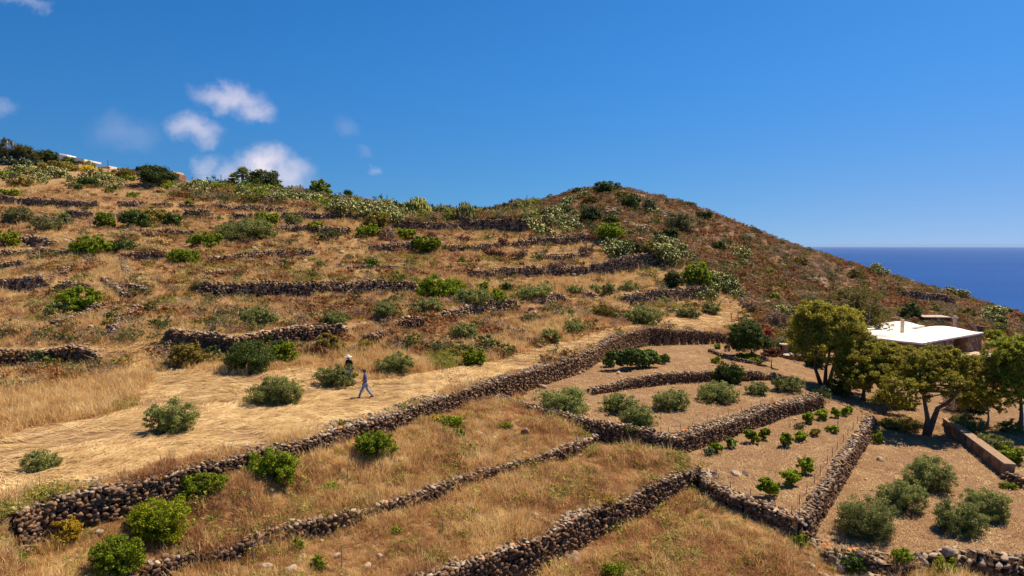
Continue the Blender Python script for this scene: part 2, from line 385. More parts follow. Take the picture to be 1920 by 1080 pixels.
# kinds of ground, outlined where they lie in the photograph
Z_SOIL = [[(945, 752), (1000, 728), (1100, 690), (1135, 668), (1200, 640), (1365, 640), (1460, 700), (1545, 748), (1270, 828), (1225, 825), (1180, 812), (1098, 798), (1000, 770)],
          [(1240, 838), (1545, 752), (1500, 725), (1375, 662), (1370, 640), (1440, 650), (1500, 640), (1600, 650), (2100, 720), (2100, 1052), (1900, 1050), (1820, 1036), (1700, 1054), (1600, 1040), (1520, 1014), (1500, 985), (1362, 925), (1322, 902), (1310, 880)]]
Z_STRAW = [[(-50, 945), (-50, 850), (60, 800), (200, 782), (265, 740), (290, 700), (330, 690), (440, 705), (570, 690), (690, 715), (860, 690), (1000, 655), (1130, 622), (1200, 604), (1330, 590), (1390, 572), (1400, 590), (1360, 618), (1290, 620), (1215, 614), (1170, 622), (1130, 640), (1095, 655), (1000, 688), (900, 716), (820, 744), (720, 776), (600, 808), (472, 838), (346, 868), (205, 902), (72, 925)],
           [(240, 646), (360, 634), (520, 618), (760, 596), (960, 570), (1100, 556), (1330, 540), (1390, 530), (1390, 540), (1200, 556), (1000, 566), (820, 592), (640, 618), (520, 630), (330, 640), (240, 662)],
           [(-50, 652), (120, 650), (235, 655), (300, 700), (330, 716), (290, 720), (240, 690), (150, 668), (-50, 672)]]
Z_HEATH = [[(950, 398), (1130, 330), (1300, 370), (1540, 450), (1930, 590), (2200, 640), (2200, 700), (1930, 650), (1660, 600), (1600, 640), (1450, 645), (1400, 575), (1400, 545), (1330, 520), (1262, 487), (1180, 470), (1100, 440), (1000, 426)]]
Z_TALL = [[(-50, 800), (-50, 700), (190, 698), (285, 705), (262, 745), (200, 775), (60, 800)], [(860, 655), (1010, 610), (1100, 590), (1060, 625), (960, 660)], [(870, 545), (1120, 520), (1240, 535), (1100, 548)], [(190, 480), (240, 495), (235, 560), (170, 560)], [(640, 690), (660, 655), (740, 660), (830, 700), (700, 700)]]
def zone(px, py, polys):
    m = np.zeros(np.shape(px), bool)
    for p in polys: m |= inpoly(px, py, p)
    return m
V = np.stack([GX, GY, GZ], -1).reshape(-1, 3)
vx, vy = to_pix(V)
jit = 9 * fbm(V[:, 0], V[:, 1], 0.9, 3, 50); jx = vx + jit * 1.6; jy = vy + jit * .5
a_soil = zone(jx, jy, Z_SOIL).astype(float); a_straw = zone(jx, jy, Z_STRAW).astype(float); a_heath = zone(vx + jit * 3, vy + jit * 2, Z_HEATH).astype(float)
a_soil[V[:, 1] < 20] = 0
# stony earth at steps behind walls, painted dark as shade in the stone gaps
gr = np.zeros(GX.shape); gr[1:-1] = np.abs(GZ[2:] - GZ[:-2]) / (rr[2:] - rr[:-2])[:, None]
ga = np.abs(np.gradient(GZ, axis=1)) / (rr[:, None] * (aa[1] - aa[0]))
a_step = (np.clip(np.hypot(gr, ga) - 0.7, 0, 1)).ravel()

# ------------------------------------------------------------------ materials
def new_mat(name):
    m = bpy.data.materials.new(name); m.use_nodes = True; m.node_tree.nodes.clear(); return m, m.node_tree
def out_bsdf(nt, color, rough=0.9, spec=0.2, normal=None, transl=0.0):
    b = N(nt, 'ShaderNodeBsdfPrincipled'); b.inputs['Specular IOR Level'].default_value = spec
    if isinstance(rough, (int, float)): b.inputs['Roughness'].default_value = rough
    else: L(nt, rough, b.inputs['Roughness'])
    if isinstance(color, (tuple, list)): b.inputs['Base Color'].default_value = tuple(color)[:3] + (1,)
    else: L(nt, color, b.inputs['Base Color'])
    if normal is not None: L(nt, normal, b.inputs['Normal'])
    o = N(nt, 'ShaderNodeOutputMaterial'); s = b.outputs[0]
    if transl:
        t = N(nt, 'ShaderNodeBsdfTranslucent')
        if isinstance(color, (tuple, list)): t.inputs['Color'].default_value = tuple(color)[:3] + (1,)
        else: L(nt, color, t.inputs['Color'])
        mx = N(nt, 'ShaderNodeMixShader'); mx.inputs[0].default_value = transl
        L(nt, s, mx.inputs[1]); L(nt, t.outputs[0], mx.inputs[2]); s = mx.outputs[0]
    L(nt, s, o.inputs['Surface']); return b
def BUMP(nt, h, dist=0.05, strength=1.0):
    n = N(nt, 'ShaderNodeBump'); n.inputs['Distance'].default_value = dist; n.inputs['Strength'].default_value = strength
    L(nt, h, n.inputs['Height']); return n.outputs[0]
def RAMP(nt, v, stops):
    n = N(nt, 'ShaderNodeValToRGB'); L(nt, v, n.inputs[0]); e = n.color_ramp.elements
    e[0].position = stops[0][0]; e[0].color = tuple(stops[0][1]) + (1,)
    e[1].position = stops[-1][0]; e[1].color = tuple(stops[-1][1]) + (1,)
    for p, c in stops[1:-1]:
        q = e.new(p); q.color = tuple(c) + (1,)
    return n.outputs[0]
def POS(nt): return N(nt, 'ShaderNodeNewGeometry').outputs['Position']
def MAPPING(nt, vec, scale=(1, 1, 1), rz=0):
    n = N(nt, 'ShaderNodeMapping'); L(nt, vec, n.inputs[0]); n.inputs['Scale'].default_value = scale; n.inputs['Rotation'].default_value = (0, 0, rz); return n.outputs[0]

def mat_ground():
    m, nt = new_mat('hillside_ground'); pos = POS(nt)
    def att(n):
        a = N(nt, 'ShaderNodeAttribute'); a.attribute_name = n; return a.outputs['Fac']
    n1 = NOISE(nt, pos, 0.35, 5, .6); n2 = NOISE(nt, pos, 3.0, 5, .65); n3 = NOISE(nt, pos, 14, 4, .6); big = NOISE(nt, pos, 0.09, 3, .5)
    # dry grass litter
    grass = RAMP(nt, n2, [(.25, (.13, .07, .030)), (.45, (.30, .175, .075)), (.6, (.42, .27, .12)), (.8, (.50, .35, .17))])
    grass = MIX(nt, MAPR(nt, n1, .45, .65), grass, RAMP(nt, n2, [(.3, (.16, .075, .035)), (.7, (.36, .20, .10))]))
    # heath soil
    heath = RAMP(nt, n2, [(.3, (.09, .046, .026)), (.5, (.22, .12, .065)), (.75, (.38, .25, .155))])
    # tilled soil
    soil = RAMP(nt, n3, [(.28, (.13, .068, .034)), (.5, (.255, .145, .074)), (.72, (.34, .21, .115))])
    soil = MIX(nt, MAPR(nt, n1, .5, .72, 0, .6), soil, (.37, .245, .13))
    soil = MIX(nt, MAPR(nt, NOISE(nt, pos, 1.1, 4, .6), .56, .70, 0, .6), soil, (.19, .09, .043))
    # straw: fibres lying along the terrace
    warp = N(nt, 'ShaderNodeVectorMath', operation='SCALE'); warp.inputs['Scale'].default_value = 2.2
    L(nt, NOISE(nt, pos, 0.45, 2, .5, 1), warp.inputs[0])
    wp = N(nt, 'ShaderNodeVectorMath', operation='ADD'); L(nt, pos, wp.inputs[0]); L(nt, warp.outputs[0], wp.inputs[1])
    fib = NOISE(nt, MAPPING(nt, wp.outputs[0], (1.2, 16, 6), R(-35)), 1.0, 4, .65)
    fib2 = NOISE(nt, MAPPING(nt, wp.outputs[0], (0.35, 2.4, 1), R(-35)), 1.0, 3, .6)
    straw = RAMP(nt, fib, [(.3, (.20, .105, .04)), (.45, (.42, .255, .105)), (.58, (.60, .40, .18)), (.75, (.74, .54, .28))])
    straw = MIX(nt, MAPR(nt, fib2, .47, .60, .95, 0), straw, RAMP(nt, n2, [(.3, (.21, .11, .055)), (.7, (.38, .225, .115))]))
    c = MIX(nt, att('heath'), grass, heath)
    c = MIX(nt, att('straw'), c, straw)
    c = MIX(nt, att('soil'), c, soil)
    c = MIX(nt, att('step'), c, RAMP(nt, n3, [(.3, (.035, .02, .014)), (.7, (.11, .06, .035))]))  # dark stony earth, gap shade between wall stones painted in
    hgt = MATH(nt, 'ADD', MATH(nt, 'MULTIPLY', n3, .9), MATH(nt, 'ADD', n2, MATH(nt, 'MULTIPLY', fib, att('straw'))))
    out_bsdf(nt, c, .95, .1, BUMP(nt, hgt, .12, .9)); return m
def mat_stone(name, stops, lichen=0.0, pale=0.0):
    m, nt = new_mat(name); g = N(nt, 'ShaderNodeNewGeometry'); rnd = g.outputs['Random Per Island']; pos = g.outputs['Position']
    c = RAMP(nt, rnd, stops); n = NOISE(nt, pos, 9, 5, .65)
    c = MIX(nt, 1.0, c, RAMP(nt, n, [(.3, (.55, .55, .55)), (.7, (1.35, 1.3, 1.25))]), 'MULTIPLY')
    if pale: c = MIX(nt, MAPR(nt, NOISE(nt, pos, 5, 4, .6), .50, .62, 0, pale), c, (.50, .42, .33))
    if lichen: c = MIX(nt, MATH(nt, 'MULTIPLY', MAPR(nt, NOISE(nt, pos, 1.6, 3, .5), .57, .63), MAPR(nt, rnd, 0.66, .78, 0, lichen)), c, (.62, .21, .03))
    out_bsdf(nt, c, .92, .15, BUMP(nt, NOISE(nt, pos, 26, 4, .7), .03, .8)); return m
def mat_simple(name, c, rough=.8, spec=.2, var=.25, scale=6, transl=0, bump=0.0):
    m, nt = new_mat(name); g = N(nt, 'ShaderNodeNewGeometry'); n = NOISE(nt, g.outputs['Position'], scale, 5, .6)
    lo = tuple(x * (1 - var) for x in c); hi = tuple(min(1, x * (1 + var)) for x in c)
    out_bsdf(nt, RAMP(nt, n, [(.3, lo), (.7, hi)]), rough, spec, BUMP(nt, n, bump, .8) if bump else None, transl); return m
def mat_leaf(name, stops, transl=.3, patch=None, rough=.6, spec=.15, tint=(1.35, 1.28, .80)):
    stops = [(a, tuple(min(.9, x * y) for x, y in zip(c, tint))) for a, c in stops]
    m, nt = new_mat(name); g = N(nt, 'ShaderNodeNewGeometry')
    c = RAMP(nt, g.outputs['Random Per Island'], stops)
    oi = N(nt, 'ShaderNodeObjectInfo')
    hv = N(nt, 'ShaderNodeHueSaturation'); L(nt, c, hv.inputs['Color'])
    hv.inputs['Hue'].default_value = .5; L(nt, MAPR(nt, oi.outputs['Random'], 0, 1, .8, 1.2, False), hv.inputs['Value'])
    c = hv.outputs[0]
    if patch:
        c = MIX(nt, MAPR(nt, NOISE(nt, g.outputs['Position'], patch[0], 3, .6), .5, .62, 0, patch[1]), c, patch[2])
    out_bsdf(nt, c, rough, spec, None, transl); return m
def mat_grass(name, stops, patch_scale=.25, transl=.35):
    """dry stems: colour drifts from patch to patch over the hillside"""
    m, nt = new_mat(name); g = N(nt, 'ShaderNodeNewGeometry'); oi = N(nt, 'ShaderNodeObjectInfo')
    n = NOISE(nt, g.outputs['Position'], patch_scale, 3, .6); nf = NOISE(nt, g.outputs['Position'], 1.3, 3, .65)
    n = MATH(nt, 'ADD', MATH(nt, 'MULTIPLY', n, .45), MATH(nt, 'MULTIPLY', nf, .55))
    v = MATH(nt, 'ADD', MATH(nt, 'MULTIPLY', MAPR(nt, n, .36, .64, 0, 1, False), .6), MATH(nt, 'ADD', MATH(nt, 'MULTIPLY', oi.outputs['Random'], .25), MATH(nt, 'MULTIPLY', g.outputs['Random Per Island'], .3)))
    out_bsdf(nt, RAMP(nt, v, stops), .8, .15, None, transl); return m

M = {}
M['ground'] = mat_ground()
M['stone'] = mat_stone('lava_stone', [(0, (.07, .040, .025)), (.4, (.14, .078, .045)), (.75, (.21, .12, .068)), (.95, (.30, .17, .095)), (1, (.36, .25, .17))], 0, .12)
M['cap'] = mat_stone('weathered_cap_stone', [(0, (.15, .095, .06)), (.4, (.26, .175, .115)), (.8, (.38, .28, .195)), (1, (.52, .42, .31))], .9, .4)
M['stone_far'] = mat_stone('pale_lava_stone', [(0, (.06, .036, .022)), (.35, (.17, .105, .062)), (.7, (.33, .22, .135)), (1, (.52, .40, .27))], .3, .25)  # lighter brown and beige stone mix for distant walls and loose stones
M['rock'] = mat_stone('outcrop_rock', [(0, (.22, .14, .09)), (.5, (.31, .205, .14)), (1, (.40, .29, .21))], 0, .3)
M['olive'] = mat_leaf('olive_leaf', [(0, (.06, .08, .028)), (.35, (.13, .155, .055)), (.7, (.22, .24, .10)), (1, (.36, .37, .20))], .35)
M['green'] = mat_leaf('bright_shrub_leaf', [(0, (.035, .06, .006)), (.4, (.12, .175, .010)), (.75, (.22, .29, .016)), (1, (.38, .42, .04))], .4)
M['lime'] = mat_leaf('lime_shrub_leaf', [(0, (.06, .085, .006)), (.45, (.17, .215, .010)), (.8, (.29, .32, .016)), (1, (.44, .44, .04))], .4)
M['dark'] = mat_leaf('dark_evergreen_leaf', [(0, (.022, .040, .010)), (.5, (.052, .082, .018)), (.85, (.09, .125, .028)), (1, (.14, .17, .05))], .25)
M['heather'] = mat_leaf('grey_green_leaf', [(0, (.06, .065, .034)), (.5, (.115, .115, .06)), (1, (.2, .19, .105))], .25)
M['rust'] = mat_leaf('rusty_scrub_leaf', [(0, (.10, .042, .018)), (.4, (.22, .09, .032)), (.8, (.35, .15, .052)), (1, (.46, .25, .10))], .25, tint=(1.1, 1.05, .9))
M['mauve'] = mat_leaf('dry_mauve_twig', [(0, (.15, .09, .07)), (.5, (.29, .19, .145)), (1, (.46, .34, .26))], .2, tint=(1.1, 1.05, .9))
M['pink'] = mat_leaf('red_brown_cushion', [(0, (.13, .05, .035)), (.5, (.25, .095, .06)), (1, (.36, .17, .11))], .2, tint=(1.1, 1.05, .9))
M['beige'] = mat_leaf('beige_cushion_leaf', [(0, (.32, .22, .09)), (.5, (.52, .38, .17)), (1, (.66, .52, .28))], .3, tint=(1.1, 1.05, .9))
M['yellow'] = mat_leaf('yellowing_leaf', [(0, (.16, .11, .015)), (.5, (.38, .26, .03)), (1, (.55, .40, .05))], .35)
M['ochre'] = mat_leaf('ochre_green_leaf', [(0, (.08, .065, .018)), (.5, (.19, .15, .035)), (1, (.31, .235, .06))], .3)
M['broom'] = mat_leaf('yellow_broom_flower', [(0, (.25, .22, .02)), (.5, (.65, .45, .02)), (1, (.80, .62, .05))], .3)
M['redleaf'] = mat_leaf('coral_red_twig', [(0, (.22, .055, .035)), (.5, (.42, .12, .075)), (1, (.55, .22, .15))], .3, tint=(1.1, 1.05, .9))
M['magenta'] = mat_leaf('bougainvillea_bract', [(0, (.14, .04, .05)), (.4, (.42, .05, .13)), (1, (.60, .09, .22))], .3, tint=(1.1, 1.05, .9))
M['whitefl'] = mat_leaf('white_flower_and_leaf', [(0, (.04, .075, .02)), (.6, (.09, .13, .035)), (.85, (.12, .16, .05)), (.9, (.7, .7, .62)), (1, (.8, .8, .75))], .3, tint=(1.1, 1.05, .9))
M['maroon'] = mat_leaf('maroon_leaf', [(0, (.08, .03, .02)), (.5, (.17, .065, .04)), (1, (.27, .12, .07))], .3, tint=(1.1, 1.05, .9))
M['tree'] = mat_leaf('carob_leaf', [(0, (.06, .07, .016)), (.35, (.17, .17, .024)), (.7, (.32, .285, .036)), (1, (.50, .42, .07))], .45, (0.9, .35, (.20, .14, .045)))
M['tree2'] = mat_leaf('feathery_leaf', [(0, (.06, .085, .014)), (.4, (.15, .185, .024)), (.75, (.28, .29, .032)), (1, (.42, .38, .05))], .42)
M['sparse'] = mat_leaf('thin_dry_leaf', [(0, (.09, .07, .03)), (.5, (.18, .16, .05)), (1, (.28, .25, .09))], .3)
M['pad'] = mat_leaf('prickly_pear_pad', [(0, (.045, .065, .024)), (.35, (.12, .15, .058)), (.7, (.25, .255, .12)), (.92, (.42, .39, .21)), (1, (.50, .37, .19))], 0, None, .6, .3)
M['euph'] = mat_leaf('spurge_stem', [(0, (.10, .12, .03)), (.5, (.21, .23, .07)), (1, (.36, .34, .12))], .1)
M['palm'] = mat_leaf('palm_frond', [(0, (.06, .07, .025)), (.5, (.14, .155, .055)), (1, (.26, .27, .12))], .2)
M['agave'] = mat_leaf('fleshy_grey_green_leaf', [(0, (.07, .075, .035)), (.5, (.15, .155, .075)), (1, (.27, .26, .14))], .1)
M['vine'] = mat_leaf('vine_leaf', [(0, (.05, .09, .008)), (.5, (.16, .24, .016)), (1, (.38, .42, .04))], .45)
M['fig'] = mat_leaf('fig_leaf', [(0, (.045, .075, .018)), (.5, (.10, .15, .035)), (1, (.20, .25, .09))], .3)
M['bark'] = mat_simple('grey_bark', (.15, .105, .075), .9, .1, .4, 8, 0, .02)
M['palebark'] = mat_simple('pale_bark', (.34, .27, .20), .9, .1, .3, 8, 0, .02)
M['twig'] = mat_simple('dry_twig', (.20, .15, .11), .9, .1, .3, 8)
M['plaster'] = mat_simple('white_lime_plaster', (.80, .74, .66), .85, .2, .10, .8, 0, .03)
M['cream'] = mat_simple('cream_render', (.66, .52, .38), .9, .1, .1, 1.5)
M['pinkwall'] = mat_simple('pink_render', (.60, .38, .26), .9, .1, .12, 1.0)
M['glass'] = mat_simple('dark_opening', (.03, .028, .025), .4, .4, .3, 2)
M['wood'] = mat_simple('weathered_wood', (.40, .28, .16), .85, .15, .3, 6)
M['rust_iron'] = mat_simple('rusty_iron', (.14, .075, .05), .8, .3, .3, 20)
M['paint'] = mat_simple('white_paint', (.72, .68, .60), .7, .3, .08, 5)
M['pave'] = mat_simple('pale_paving', (.46, .35, .26), .9, .1, .25, 2.5, 0, .02)
M['mortar'] = mat_simple('mortared_wall_top', (.30, .20, .13), .95, .1, .3, 6, 0, .04)
def mat_masonry():
    m, nt = new_mat('house_masonry'); pos = POS(nt)
    v = N(nt, 'ShaderNodeTexVoronoi'); v.inputs['Scale'].default_value = 2.6; L(nt, pos, v.inputs['Vector'])
    e = N(nt, 'ShaderNodeTexVoronoi', feature='DISTANCE_TO_EDGE'); e.inputs['Scale'].default_value = 2.6; L(nt, pos, e.inputs['Vector'])
    s = N(nt, 'ShaderNodeSeparateColor'); L(nt, v.outputs['Color'], s.inputs[0])
    c = RAMP(nt, s.outputs[0], [(0, (.13, .065, .04)), (.5, (.26, .14, .08)), (1, (.40, .27, .17))])
    c = MIX(nt, MAPR(nt, e.outputs[0], .02, .07, 1, 0), c, (.17, .11, .075))
    out_bsdf(nt, c, .95, .1, BUMP(nt, e.outputs[0], .06, .6)); return m
M['masonry'] = mat_masonry()

# the hillside itself
ii, jj = np.meshgrid(np.arange(len(rr) - 1), np.arange(NA - 1), indexing='ij')
b0 = (ii * NA + jj).ravel(); F = np.stack([b0, b0 + NA, b0 + NA + 1, b0 + 1], -1)[:, ::-1]
F = F[:, ::-1] if np.cross(V[F[0, 1]] - V[F[0, 0]], V[F[0, 2]] - V[F[0, 0]])[2] < 0 else F
me = npmesh('terrain', V, F, M['ground'], smooth=True, attrs={'soil': a_soil, 'straw': a_straw, 'heath': a_heath, 'step': a_step})
tag(link('terrain', me), 'terraced dry hillside falling to the sea', kind='structure')

# sea
m, nt = new_mat('sea_water'); pos = POS(nt)
w1 = NOISE(nt, MAPPING(nt, pos, (1, 1, 1), .4), .012, 6, .65); w2 = NOISE(nt, MAPPING(nt, pos, (.5, 1.6, 1), .2), .11, 5, .6); sw = NOISE(nt, MAPPING(nt, pos, (.3, 1, 1), .2), .0011, 4, .6)
b = out_bsdf(nt, RAMP(nt, sw, [(.3, (.0, .042, .20)), (.7, (.0, .060, .25))]), .55, .03, BUMP(nt, MATH(nt, 'ADD', w2, MATH(nt, 'MULTIPLY', w1, 6)), 1.6, .55)); M['sea'] = m
ringr = [60, 400, 1200, 3000, 8000, 20000, 60000]; k = 72; SV = [(0, 0, -140)]; SF = []
for r_ in ringr: SV += [(r_ * math.sin(2 * math.pi * i / k), r_ * math.cos(2 * math.pi * i / k), -140) for i in range(k)]
for i in range(k): SF.append((0, 1 + (i + 1) % k, 1 + i))
for q in range(len(ringr) - 1):
    for i in range(k):
        a0 = 1 + q * k + i; a1 = 1 + q * k + (i + 1) % k; SF.append((a0, a1, a1 + k, a0 + k))
me = bpy.data.meshes.new('sea'); me.from_pydata(SV, [], SF); me.materials.append(M['sea']); me.update()
tag(link('sea', me), 'deep blue open sea', kind='structure')
m, nt = new_mat('sea_air'); pv = N(nt, 'ShaderNodeVolumePrincipled'); pv.inputs['Color'].default_value = (.50, .68, 1, 1); pv.inputs['Density'].default_value = 1.5e-5
o_ = N(nt, 'ShaderNodeOutputMaterial'); L(nt, pv.outputs[0], o_.inputs['Volume'])
hb = bpy.data.meshes.new('haze'); q = 61000.0; hv_ = [(x, y, z) for z in (-176.5, 48.0) for x, y in ((-q, -q), (q, -q), (q, q), (-q, q))]
hb.from_pydata(hv_, [], [(0, 3, 2, 1), (4, 5, 6, 7), (0, 1, 5, 4), (1, 2, 6, 5), (2, 3, 7, 6), (3, 0, 4, 7)]); hb.materials.append(m); hb.update()
tag(link('haze', hb), 'thin pale sea air that softens the horizon', kind='stuff')
# ------------------------------------------------------------------ dry-stone walls
def icosphere(sub):
    import bmesh
    bm = bmesh.new(); bmesh.ops.create_icosphere(bm, subdivisions=sub, radius=1.0)
    v = np.array([x.co[:] for x in bm.verts]); f = np.array([[q.index for q in p.verts] for p in bm.faces]); bm.free(); return v, f
ICO = {}
for q in (1, 2):
    v, f = icosphere(q); T = []
    for k in range(14):
        r0 = np.random.default_rng(100 + k); w = v.copy()
        # cut random facets: an angular broken stone
        w = np.sign(w) * np.abs(w) ** .62 * .82
        for _ in range(5):
            n = r0.normal(size=3); n /= np.linalg.norm(n); d = r0.uniform(.50, .85); s = w @ n; w = w - np.outer(np.clip(s - d, 0, None), n)
        T.append(w * .60 + r0.normal(size=w.shape) * .018)
    ICO[q] = (np.array(T), f)
def stones_mesh(name, P, D, TH, mats, midx, q, tilt=.38):
    """P centres, D full sizes, TH heading"""
    T, f = ICO[q]; n = len(P); k = rng.integers(0, len(T), n); Vs = T[k] * D[:, None, :]
    fl = rng.integers(0, 2, n) * 2 - 1.0; Vs[:, :, 0] *= fl[:, None]; Vs[:, :, 1] *= fl[:, None]
    tx = rng.normal(0, tilt, n); ty = rng.normal(0, tilt, n)
    x, y, z = Vs[..., 0], Vs[..., 1], Vs[..., 2]
    y, z = y * np.cos(tx)[:, None] - z * np.sin(tx)[:, None], y * np.sin(tx)[:, None] + z * np.cos(tx)[:, None]
    x, z = x * np.cos(ty)[:, None] - z * np.sin(ty)[:, None], x * np.sin(ty)[:, None] + z * np.cos(ty)[:, None]
    c, s = np.cos(TH)[:, None], np.sin(TH)[:, None]
    Vw = np.stack([x * c - y * s, x * s + y * c, z], -1) + P[:, None, :]
    nv = T.shape[1]; Fw = (f[None] + (np.arange(n) * nv)[:, None, None]).reshape(-1, 3)
    return npmesh(name, Vw.reshape(-1, 3), Fw, mats, np.repeat(midx, len(f)) if midx is not None else None)
def resample(pl, st):
    pl = np.asarray(pl, float)[:, :2]; seg = np.hypot(*np.diff(pl, axis=0).T); s = np.r_[0, np.cumsum(seg)]; n = max(3, int(s[-1] / st))
    q = np.linspace(0, s[-1], n); return np.stack([np.interp(q, s, pl[:, 0]), np.interp(q, s, pl[:, 1])], -1), s[-1]
def stone_wall(pl, label, rise=.12, s=.28, capw=.5, q=1, far=False, ragged=.12, depth=None, holes=(), ends=False, group='dry-stone terrace walls', name='dry_stone_wall', double=False, minh=.35):
    pts, Lt = resample(pl, .25); tg = np.gradient(pts, axis=0); tg /= np.hypot(*tg.T)[:, None]; nl = np.stack([-tg[:, 1], tg[:, 0]], -1)
    ss = np.linspace(0, Lt, len(pts)); off = .35 + s * .5
    zu = gz(*(pts + nl * (off + .2)).T); zl = gz(*(pts - nl * (off + .35)).T)
    zl = np.minimum(zl, zu - minh + rise)
    ph = rng.uniform(0, 99)
    def at(u, arr): return np.interp(u, ss, arr)
    def top(u): return at(u, zu) + rise + ragged * 2 * vnoise(u / 2.3, u * 0 + ph) + ragged * vnoise(u / .5, u * 0 + ph)
    taper = lambda u: np.clip(np.minimum(u, Lt - u) / .8, 0, 1) if ends else np.ones(np.shape(u))
    cx, dims, th, mi = [], [], [], []
    zmin = zl.min() - .15; zmax = (zu + rise).max() + ragged; ch = s * .62; z = zmin + ch / 2; c = 0
    while z < zmax + ch:
        u = np.cumsum(rng.uniform(.75, 1.3, int(Lt / (s * .95)) + 2) * s) - rng.uniform(0, s); u = u[(u > 0) & (u < Lt)]
        zz = z + rng.normal(0, ch * .14, len(u)); tp = top(u); bt = at(u, zl) - .15
        tp = bt + (tp - bt) * (.35 + .65 * taper(u))
        ok = (zz < tp) & (zz > bt)
        for a, b in holes: ok &= ~((u > a * Lt) & (u < b * Lt) & (zz > bt + (tp - bt) * .35))
        u, zz, tp = u[ok], zz[ok], tp[ok]
        if len(u):
            o = -(.10 + (tp - zz) * .13) + rng.normal(0, .035, len(u))
            X = at(u, pts[:, 0]) + at(u, nl[:, 0]) * o; Y = at(u, pts[:, 1]) + at(u, nl[:, 1]) * o
            cx.append(np.stack([X, Y, zz], -1)); n = len(u)
            dims.append(np.stack([s * rng.uniform(.8, 1.45, n), s * rng.uniform(.7, 1.1, n), ch * rng.uniform(.95, 1.5, n)], -1))
            th.append(np.arctan2(at(u, tg[:, 1]), at(u, tg[:, 0])) + rng.normal(0, .4, n))
            if double:
                X = at(u, pts[:, 0]) + at(u, nl[:, 0]) * (capw - .05); Y = at(u, pts[:, 1]) + at(u, nl[:, 1]) * (capw - .05)
                cx.append(np.stack([X, Y, zz], -1)); dims.append(dims[-1]); th.append(th[-1])
        z += ch
    P, D, TH = np.concatenate(cx), np.concatenate(dims), np.concatenate(th)
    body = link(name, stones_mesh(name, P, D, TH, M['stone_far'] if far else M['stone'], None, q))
    # coping laid along the top
    cx, dims, th = [], [], []
    rows = max(1, int(capw / (s * .75)))
    for r_ in range(rows):
        u = np.cumsum(rng.uniform(.8, 1.4, int(Lt / (s * .9)) + 2) * s) - rng.uniform(0, s); u = u[(u > 0) & (u < Lt)]
        for a, b in holes: u = u[~((u > a * Lt) & (u < b * Lt))]
        u = u[taper(u) > .5] if len(u) > 8 else u
        o = -.12 + (r_ + .4) * capw / rows + rng.normal(0, .04, len(u)); n = len(u)
        if not n: continue
        zz = np.maximum(top(u), gz(at(u, pts[:, 0]) + at(u, nl[:, 0]) * o, at(u, pts[:, 1]) + at(u, nl[:, 1]) * o) + .02) + rng.normal(.02, .03, n)
        cx.append(np.stack([at(u, pts[:, 0]) + at(u, nl[:, 0]) * o, at(u, pts[:, 1]) + at(u, nl[:, 1]) * o, zz], -1))
        dims.append(np.stack([s * rng.uniform(.6, 1.6, n), s * rng.uniform(.6, 1.2, n), s * rng.uniform(.3, .6, n)], -1)); th.append(rng.uniform(0, 6.3, n))
    if cx:
        cp = link('coping', stones_mesh('coping', np.concatenate(cx), np.concatenate(dims), np.concatenate(th), M['stone_far'] if far else M['cap'], None, q), body)
    tag(body, label, 'stone wall', group, 'thing')
    return body
def edge(reg, a, b): return REG[reg][0][a:b + 1]
GN = 'dry-stone walls between the lower fields'
W0s, _ = resample(W0, 1.0)
iw = lambda px: int(np.argmin(np.abs(to_pix(np.c_[W0s, gz(W0s[:, 0], W0s[:, 1])])[0] - px)))
stone_wall(W0s[iw(20):iw(668) + 1], 'tall black lava-stone wall below the mown terrace, from the lower left corner to the gap', .02, .19, 1.35, 2, ragged=.1, group=GN)
stone_wall(W0s[iw(668) - 1:iw(722) + 1], 'slumped low stretch of stone wall half buried in grass between the two long walls', -.12, .24, .9, 1, ragged=.3, group=GN)
stone_wall(W0s[iw(722) - 1:iw(938) + 1], 'dark lava-stone wall of the mown terrace ending at the corner of the fig field', .04, .19, 1.3, 1, ragged=.1, group=GN)
stone_wall(W0s[iw(938):iw(1066) + 1], 'dark wall with stones spilling at its foot, left side of the bare fig field', .08, .21, .95, 1, ragged=.12, group=GN)
stone_wall(W0s[iw(1066) - 1:iw(1100) + 1], 'short crumbled stretch of wall at the left of the fig trees', -.1, .26, .8, 1, ragged=.3, group=GN)
stone_wall(W0s[iw(1100):], 'curved black stone wall behind the fig trees', .1, .22, .95, 1, ragged=.1, group=GN)
stone_wall(edge('F1', 2, 12), 'long low knee-high wall with pale lichened coping across the weedy field', .03, .21, .42, 2, ragged=.12, group=GN)
stone_wall(np.r_[edge('F1', 12, 14), [W0[0] * 0 + P0(1240, 846, -11.2)[:2]]], 'short curved wall where the low field wall meets the vineyard corner', .12, .24, .45, 1, group=GN)
stone_wall(edge('F2', 0, 7), 'high dark wall at the bottom edge, rising to the vineyard corner', .05, .20, .7, 2, ragged=.09, group=GN)
stone_wall(edge('V', 0, 4), 'dark wall in front of the vineyard, facing the lowest grass field', .06, .20, .7, 2, group=GN)
stone_wall(edge('V', 4, 7), 'straight reddish wall with iron stakes between the vineyard and the lower olive field', .06, .20, .55, 2, group=GN)
stone_wall(edge('V', 10, 13)[1:], 'low wall stub at the left corner of the vineyard', .1, .24, .5, 1, group=GN)
stone_wall(edge('O', 0, 5), 'low two-sided wall slanting down from the fig field corner, grass on its left', .40, .20, .5, 1, group=GN, double=True, minh=.75)
stone_wall(edge('O', 5, 9), 'long straight dark wall above the vine rows', .06, .20, 1.0, 1, group=GN)
stone_wall(edge('G', 1, 6), 'low wall dividing the fig field from the row of olive bushes', .08, .20, .5, 1, ragged=.14, group=GN)
stone_wall(np.array([P0(x, y, z)[:2] for x, y, z in [(1330, 655, -10), (1372, 674, -10.3), (1437, 691, -10.7)]]), 'narrow low wall from the fig field to the red-leaved little tree', .25, .22, .3, 1, group=GN)
